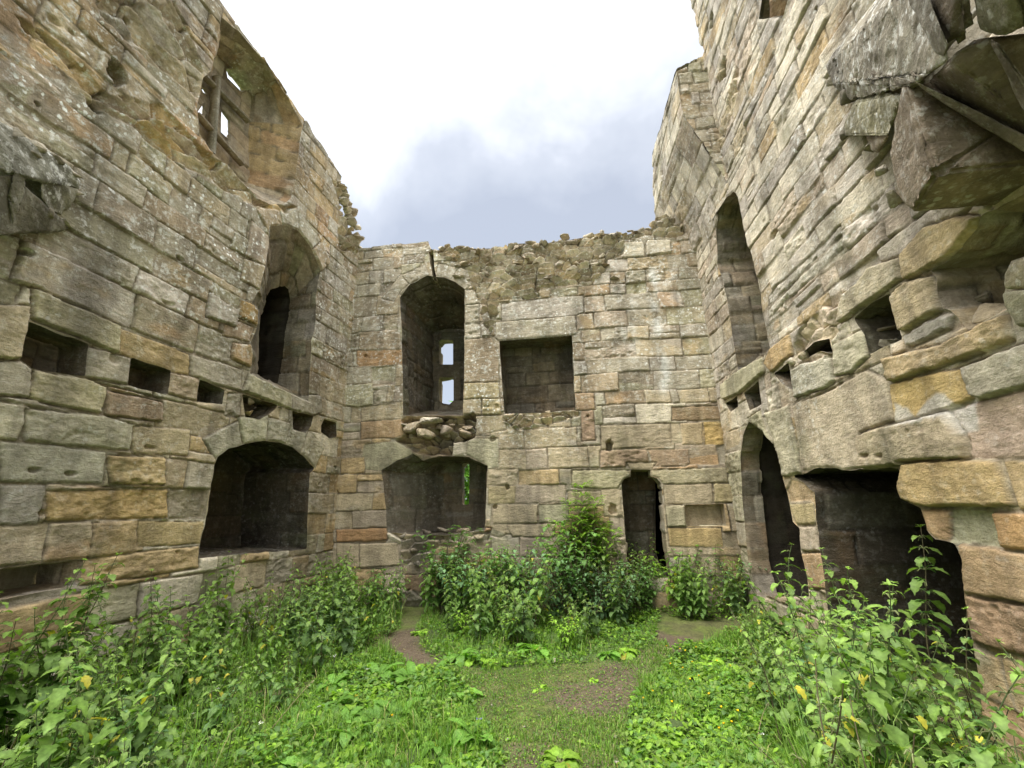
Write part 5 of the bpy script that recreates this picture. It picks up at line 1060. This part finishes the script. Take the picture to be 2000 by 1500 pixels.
# ---------------- ground cover: nobody could count it
def scatter_leaves(name, label, polys, n, L, col, seed, hmax=.12, shape='ovate'):
    r = np.random.default_rng(seed); mb = MB()
    for poly, k in zip(polys, n):
        P = np.array(poly); q = P.min(0)+r.random((k*5, 2))*(P.max(0)-P.min(0)); q = q[sdp(q[:, 0], q[:, 1], P)[0] > 0][:k]
        w = fbm(q[:, 0]*1.7, q[:, 1]*1.7, seed, 3); q = q[w > -.45]; w = w[w > -.45]; m = len(q)
        z = ground_h(q[:, 0], q[:, 1])+r.random(m)**1.3*hmax*np.clip(.55+w*1.6, .25, 1.5); a = r.uniform(0, 6.28, m); el = r.uniform(-.2, .8, m); l = L*r.uniform(.5, 1.4, m)
        d = np.stack([np.cos(a)*np.cos(el), np.sin(a)*np.cos(el), np.sin(el)], 1); s = np.stack([-np.sin(a), np.cos(a), r.normal(0, .25, m)], 1)
        b0 = np.stack([q[:, 0], q[:, 1], z], 1); u = np.array([0, 0, 1.0])
        V = np.stack([b0, b0+d*(l*.38)[:, None]-s*(l*.30)[:, None]+u*(l*.05)[:, None], b0+d*(l*.42)[:, None]-u*.002, b0+d*(l*.38)[:, None]+s*(l*.30)[:, None]+u*(l*.05)[:, None],
                      b0+d*(l*.8)[:, None]-s*(l*.19)[:, None]-u*(l*.02)[:, None], b0+d*l[:, None]-u*(l*.18)[:, None], b0+d*(l*.8)[:, None]+s*(l*.19)[:, None]-u*(l*.02)[:, None]], 1)
        F0 = np.array([(0, 2, 1, 1), (0, 3, 2, 2), (1, 2, 5, 4), (2, 3, 6, 5)]); F0[0] = (0, 2, 1, 1)
        T0 = np.array([(0, 2, 1), (0, 3, 2), (1, 2, 4), (2, 5, 4), (2, 3, 6), (2, 6, 5)])
        F_ = (T0[None]+7*np.arange(m)[:, None, None]).reshape(-1, 3)
        c = np.asarray(col)[r.integers(0, len(col), m)]*r.uniform(.7, 1.3, m)[:, None]
        mb.add(V.reshape(-1, 3), F_, np.repeat(np.c_[c, np.ones(m)], 7, 0))
    o = mb.build(name, LEAF); return tag(o, label, 'ground cover', None, 'stuff')
gl = G2
scatter_leaves('ground_cover', 'low leafy ground cover of creeping weeds beside the path and under the nettles', [gl(LAWN_L), gl(LAWN_R), gl(LAWN_C), bedL, bedR, bedC, bedD],
               [13000, 19000, 6000, 16000, 10000, 3500, 2500], .05, [BRI*.9, DOCK, BRI*.7, NETL*.8, NET*1.2], 801, .13)
scatter_leaves('moss', 'tiny moss and seedlings on the trodden earth', [gl([(850, 1560), (850, 1300), (1000, 1310), (1300, 1250), (1330, 1300), (1230, 1560)])], [12000], .016, [BRI*.8, DOCK*.7, NET], 811, .014)
scatter_leaves('leaf_litter', 'brown dead leaves and crumbs scattered on the trodden earth', [gl([(735, 1235), (870, 1220), (850, 1300), (1000, 1310), (1330, 1240), (1330, 1300), (1230, 1560), (850, 1560), (860, 1340)])], [1400], .022, [(.16, .10, .05), (.24, .17, .09), (.09, .06, .035), (.30, .26, .14)], 815, .008)
def grass(name, label, polys, n, seed, h=(.08, .22)):
    r = np.random.default_rng(seed); mb = MB()
    for poly, k in zip(polys, n):
        P = np.array(poly); q = P.min(0)+r.random((k*5, 2))*(P.max(0)-P.min(0)); q = q[sdp(q[:, 0], q[:, 1], P)[0] > 0][:k]
        w = fbm(q[:, 0]*1.3+9, q[:, 1]*1.3, seed, 3); q = q[w > -.25]; w = w[w > -.25]; m = len(q)
        hh = r.uniform(*h, m)*np.clip(.7+w, .4, 1.4); a = r.uniform(0, 6.28, m); ln = r.uniform(.1, .9, m)*hh; wd = r.uniform(.0018, .0035, m)
        b0 = np.stack([q[:, 0], q[:, 1], ground_h(q[:, 0], q[:, 1])-.005], 1); d = np.stack([np.cos(a), np.sin(a), 0*a], 1); s = np.stack([-np.sin(a), np.cos(a), 0*a], 1)*wd[:, None]; u = np.array([0, 0, 1.0])
        m1 = b0+d*(ln*.25)[:, None]+u*(hh*.55)[:, None]; m2 = b0+d*(ln*.65)[:, None]+u*(hh*.88)[:, None]; tp = b0+d*(ln*1.1)[:, None]+u*(hh*.95)[:, None]
        V = np.stack([b0-s, b0+s, m1+s, m1-s, m2+s*.7, m2-s*.7, tp], 1); T0 = np.array([(0, 1, 2), (0, 2, 3), (3, 2, 4), (3, 4, 5), (5, 4, 6)])
        F_ = (T0[None]+7*np.arange(m)[:, None, None]).reshape(-1, 3)
        cs = np.array([(.15, .27, .04), (.20, .31, .06), (.11, .21, .035), (.36, .33, .14)]); c = cs[r.choice(4, m, p=[.4, .3, .24, .06])]*r.uniform(.75, 1.25, m)[:, None]
        mb.add(V.reshape(-1, 3), F_, np.repeat(np.c_[c, np.ones(m)], 7, 0))
    return tag(mb.build(name, LEAF), label, 'grass', None, 'stuff')
grass('grass', 'fresh green grass either side of the mossy path', [gl(LAWN_L), gl(LAWN_R), gl(LAWN_C), bedL, bedR], [9000, 10000, 6000, 4000, 3000], 821, (.06, .17))
grass('tall_grass', 'long thin grass and dry stalks growing up through the weed beds', [bedL, bedR], [2600, 3600], 829, (.25, .6))
grass('short_grass', 'thin short grass on the trodden path', [gl([(850, 1560), (850, 1300), (1000, 1310), (1300, 1250), (1330, 1300), (1230, 1560)])], [20000], 823, (.012, .05))
# ---------------- small stones, litter
PM = [boulder(tuple(gnd(x, y, .01)), r_, DC('grey'), 900+i, .6) for i, (x, y, r_) in enumerate([(1085, 1292, .03)])]
rs = np.random.default_rng(9)
for i in range(14):
    x, y = rs.uniform(860, 1300), rs.uniform(1310, 1490); g = gnd(x, y, .006)
    o = trimesh('pebble', [boulder((0, 0, 0), rs.uniform(.010, .022), DC('lilac'), 920+i, .6)], None); o.location = g
    tag(o, 'small grey pebble lying on the mossy path', 'pebble', 'pebbles on the path')
o = trimesh('pebble', [boulder((0, 0, 0), .045, DC('pale'), 950, .6)], None); o.location = gnd(1085, 1290, .015); tag(o, 'larger pale stone lying in the grass in front of the central clump', 'stone')
# crumpled scrap of blue and white wrapper
def scrap(name, label, px, py, z, size, cols, seed, mat):
    r = np.random.default_rng(seed); n = 9; u, v = np.meshgrid(np.linspace(-1, 1, n), np.linspace(-1, 1, n), indexing='ij'); p = gnd(px, py, z)
    V = np.stack([u*size, v*size*.6, .35*size*fbm(u*1.6, v*1.6, seed, 3)+.4*size*(u**2)], -1); q = np.array(p)
    c = np.where((np.abs(v) < .45)[..., None], np.array(cols[0]), np.array(cols[1])); mb = MB(); quad(mb, V+q, (1, 1, 1)); mb.c[-1] = np.concatenate([c, np.ones((n, n, 1))], -1).reshape(-1, 4)
    o = mb.build(name, mat); return tag(o, label, 'litter')
scrap('crumpled_wrapper', 'crumpled blue and white wrapper caught in the right hand weeds', 1716, 1352, .12, .035, [(.75, .8, .85), (.08, .25, .6)], 3, PET)
scrap('crumpled_wrapper', 'small crumpled purple scrap at the left edge of the path', 936, 1405, .07, .022, [(.2, .12, .45), (.3, .2, .6)], 4, PET)
# ---------------- tree outside, seen through the lower slit window
def tree(seed, loc, h, label):
    r = np.random.default_rng(seed); root = empty('broadleaf_tree', label, 'tree', loc); o = np.array(loc); ms, mf = MB(), MB()
    T = [(0, 0, 0), (.05, 0, h*.3), (-.05, .1, h*.6), (0, 0, h*.9)]; tube(ms, np.array(T)+o, np.array([.16, .12, .07, .02]), (.12, .10, .07), 8)
    cl = []
    for i in range(60):
        z = h*r.uniform(.12, .98); a = r.uniform(0, 6.28); R = h*.28*math.sin(math.pi*min(1, z/h*.85+.1))*r.uniform(.4, 1.1); e = np.array([math.cos(a)*R, math.sin(a)*R, z+.1]); cl.append(e)
        tube(ms, np.array([(0, 0, z*.8), e*(.5, .5, 1)-(0, 0, .1), e])+o, np.array([.04, .025, .01]), (.12, .10, .07), 5)
    for e in cl:
        for k in range(70): p = e+r.normal(0, h*.065, 3); d = r.normal(0, 1, 3); leaf(mf, p+o, d, .22, .14, (.14, .26, .05), r, 2, 0, .4, .2)
    ms.build('trunk', STEM, root); mf.build('crown', LEAF, root)
q = FB.pos(np.array(0.), np.array(0.), np.array(0.)); rr = ray(909, 950); p = CAM+rr*14; tree(5, (p[0]+.2, p[1], 0), 4.6, 'green tree outside the ruin, seen through the lower slit window')
# remove the prototypes
for o in [x for x in bpy.data.objects if 'proto' in x.keys()]:
    for ch in list(o.children): bpy.data.objects.remove(ch)
    bpy.data.objects.remove(o)
# ---------------------------------------------------------------- light, sky, camera
sc = bpy.context.scene
w = bpy.data.worlds.new('World'); sc.world = w; w.use_nodes = True; nt = w.node_tree; nt.nodes.clear(); lk = nt.links.new
out = nt.nodes.new('ShaderNodeOutputWorld'); bg = nt.nodes.new('ShaderNodeBackground'); lk(bg.outputs[0], out.inputs[0])
SUN_EL, SUN_AZ = math.radians(60), math.radians(-125)
sky = nt.nodes.new('ShaderNodeTexSky'); sky.sky_type = 'NISHITA'; sky.sun_disc = False; sky.sun_elevation = SUN_EL; sky.sun_rotation = SUN_AZ
def N(t, **k): return nd(nt, t, **k)
tc = N('ShaderNodeTexCoord'); g = tc.outputs['Generated']
sx = N('ShaderNodeSeparateXYZ'); lk(g, sx.inputs[0])
def math_(op, a, b=None, c=None):
    n = N('ShaderNodeMath', operation=op)
    for i, v in enumerate((a, b, c)):
        if v is None: continue
        if isinstance(v, (int, float)): n.inputs[i].default_value = v
        else: lk(v, n.inputs[i])
    return n.outputs[0]
n1 = N('ShaderNodeTexNoise'); n1.inputs['Scale'].default_value = 2.6; n1.inputs['Detail'].default_value = 5; n1.inputs['Roughness'].default_value = .56; n1.inputs['Distortion'].default_value = .15; lk(g, n1.inputs[0])
# direction towards the dark rain cloud (low, to the right)
dk = N('ShaderNodeVectorMath', operation='DOT_PRODUCT'); lk(g, dk.inputs[0]); DK = ray(1130, 300); DK = DK/np.linalg.norm(DK); dk.inputs[1].default_value = tuple(DK)
pl = N('ShaderNodeVectorMath', operation='DOT_PRODUCT'); lk(g, pl.inputs[0])
A = ray(600, 260); B = ray(1400, 60); A /= np.linalg.norm(A); B /= np.linalg.norm(B); nn = np.cross(A, B); nn /= np.linalg.norm(nn)
low_ = ray(1100, 480); nn = nn if nn@low_ > 0 else -nn
pl.inputs[1].default_value = tuple(nn)
f = math_('ADD', math_('MULTIPLY', pl.outputs['Value'], 2.6), math_('MULTIPLY', math_('SUBTRACT', n1.outputs[0], .5), 1.9))
r = ramp(nt, [(0.0, 0.0), (.25, .35), (.5, .75), (.9, 1.0)], math_('ADD', f, .22))
cl = N('ShaderNodeMix', data_type='RGBA'); lk(r.outputs[0], cl.inputs[0]); cl.inputs[6].default_value = (.80, .81, .83, 1); cl.inputs[7].default_value = (.335, .36, .41, 1)
# overcast sky is several times brighter overhead than low down
el = ramp(nt, [(0.0, .0), (.80, .0), (.93, 1.0)], sx.outputs['Z'])
zen = N('ShaderNodeMix', data_type='RGBA'); lk(el.outputs[0], zen.inputs[0]); lk(cl.outputs[2], zen.inputs[6]); zen.inputs[7].default_value = (5.0, 5.05, 5.1, 1)
# thin blue sky showing through
mx = N('ShaderNodeMix', data_type='RGBA', blend_type='ADD'); mx.inputs[0].default_value = .03; lk(zen.outputs[2], mx.inputs[6]); lk(sky.outputs[0], mx.inputs[7])
lk(mx.outputs[2], bg.inputs[0]); bg.inputs[1].default_value = SKYS = .55
sl = bpy.data.lights.new('sun', 'SUN'); sl.energy = 1.5; sl.angle = math.radians(50); sl.color = (1, .97, .92)
so = bpy.data.objects.new('sun', sl); C.objects.link(so)
from mathutils import Vector, Matrix
dv = Vector((math.sin(SUN_AZ)*math.cos(SUN_EL), math.cos(SUN_AZ)*math.cos(SUN_EL), math.sin(SUN_EL)))
so.rotation_euler = dv.to_track_quat('Z', 'Y').to_euler()
cd = bpy.data.cameras.new('camera'); cam = bpy.data.objects.new('camera', cd); C.objects.link(cam)
cd.sensor_width = 36; cd.lens = F/2000*36; cd.clip_end = 2000; cd.clip_start = .02
def vec(a): return Vector(a)
fw = Vector(ray(1000, 750)); fw.normalize()
r0 = Vector(ray(1001, 750))-Vector(ray(1000, 750)); r0.normalize(); up = r0.cross(fw); up.normalize()
M = Matrix((r0, up, -fw)).transposed().to_4x4(); M.translation = Vector(CAM); cam.matrix_world = M
sc.camera = cam
sc.view_settings.view_transform = 'Standard'; sc.view_settings.look = 'None'; sc.view_settings.gamma = 1; sc.view_settings.exposure = 1.52
sc.render.engine = 'CYCLES'; sc.cycles.max_bounces = 6; sc.cycles.diffuse_bounces = 4; sc.cycles.use_denoising = True
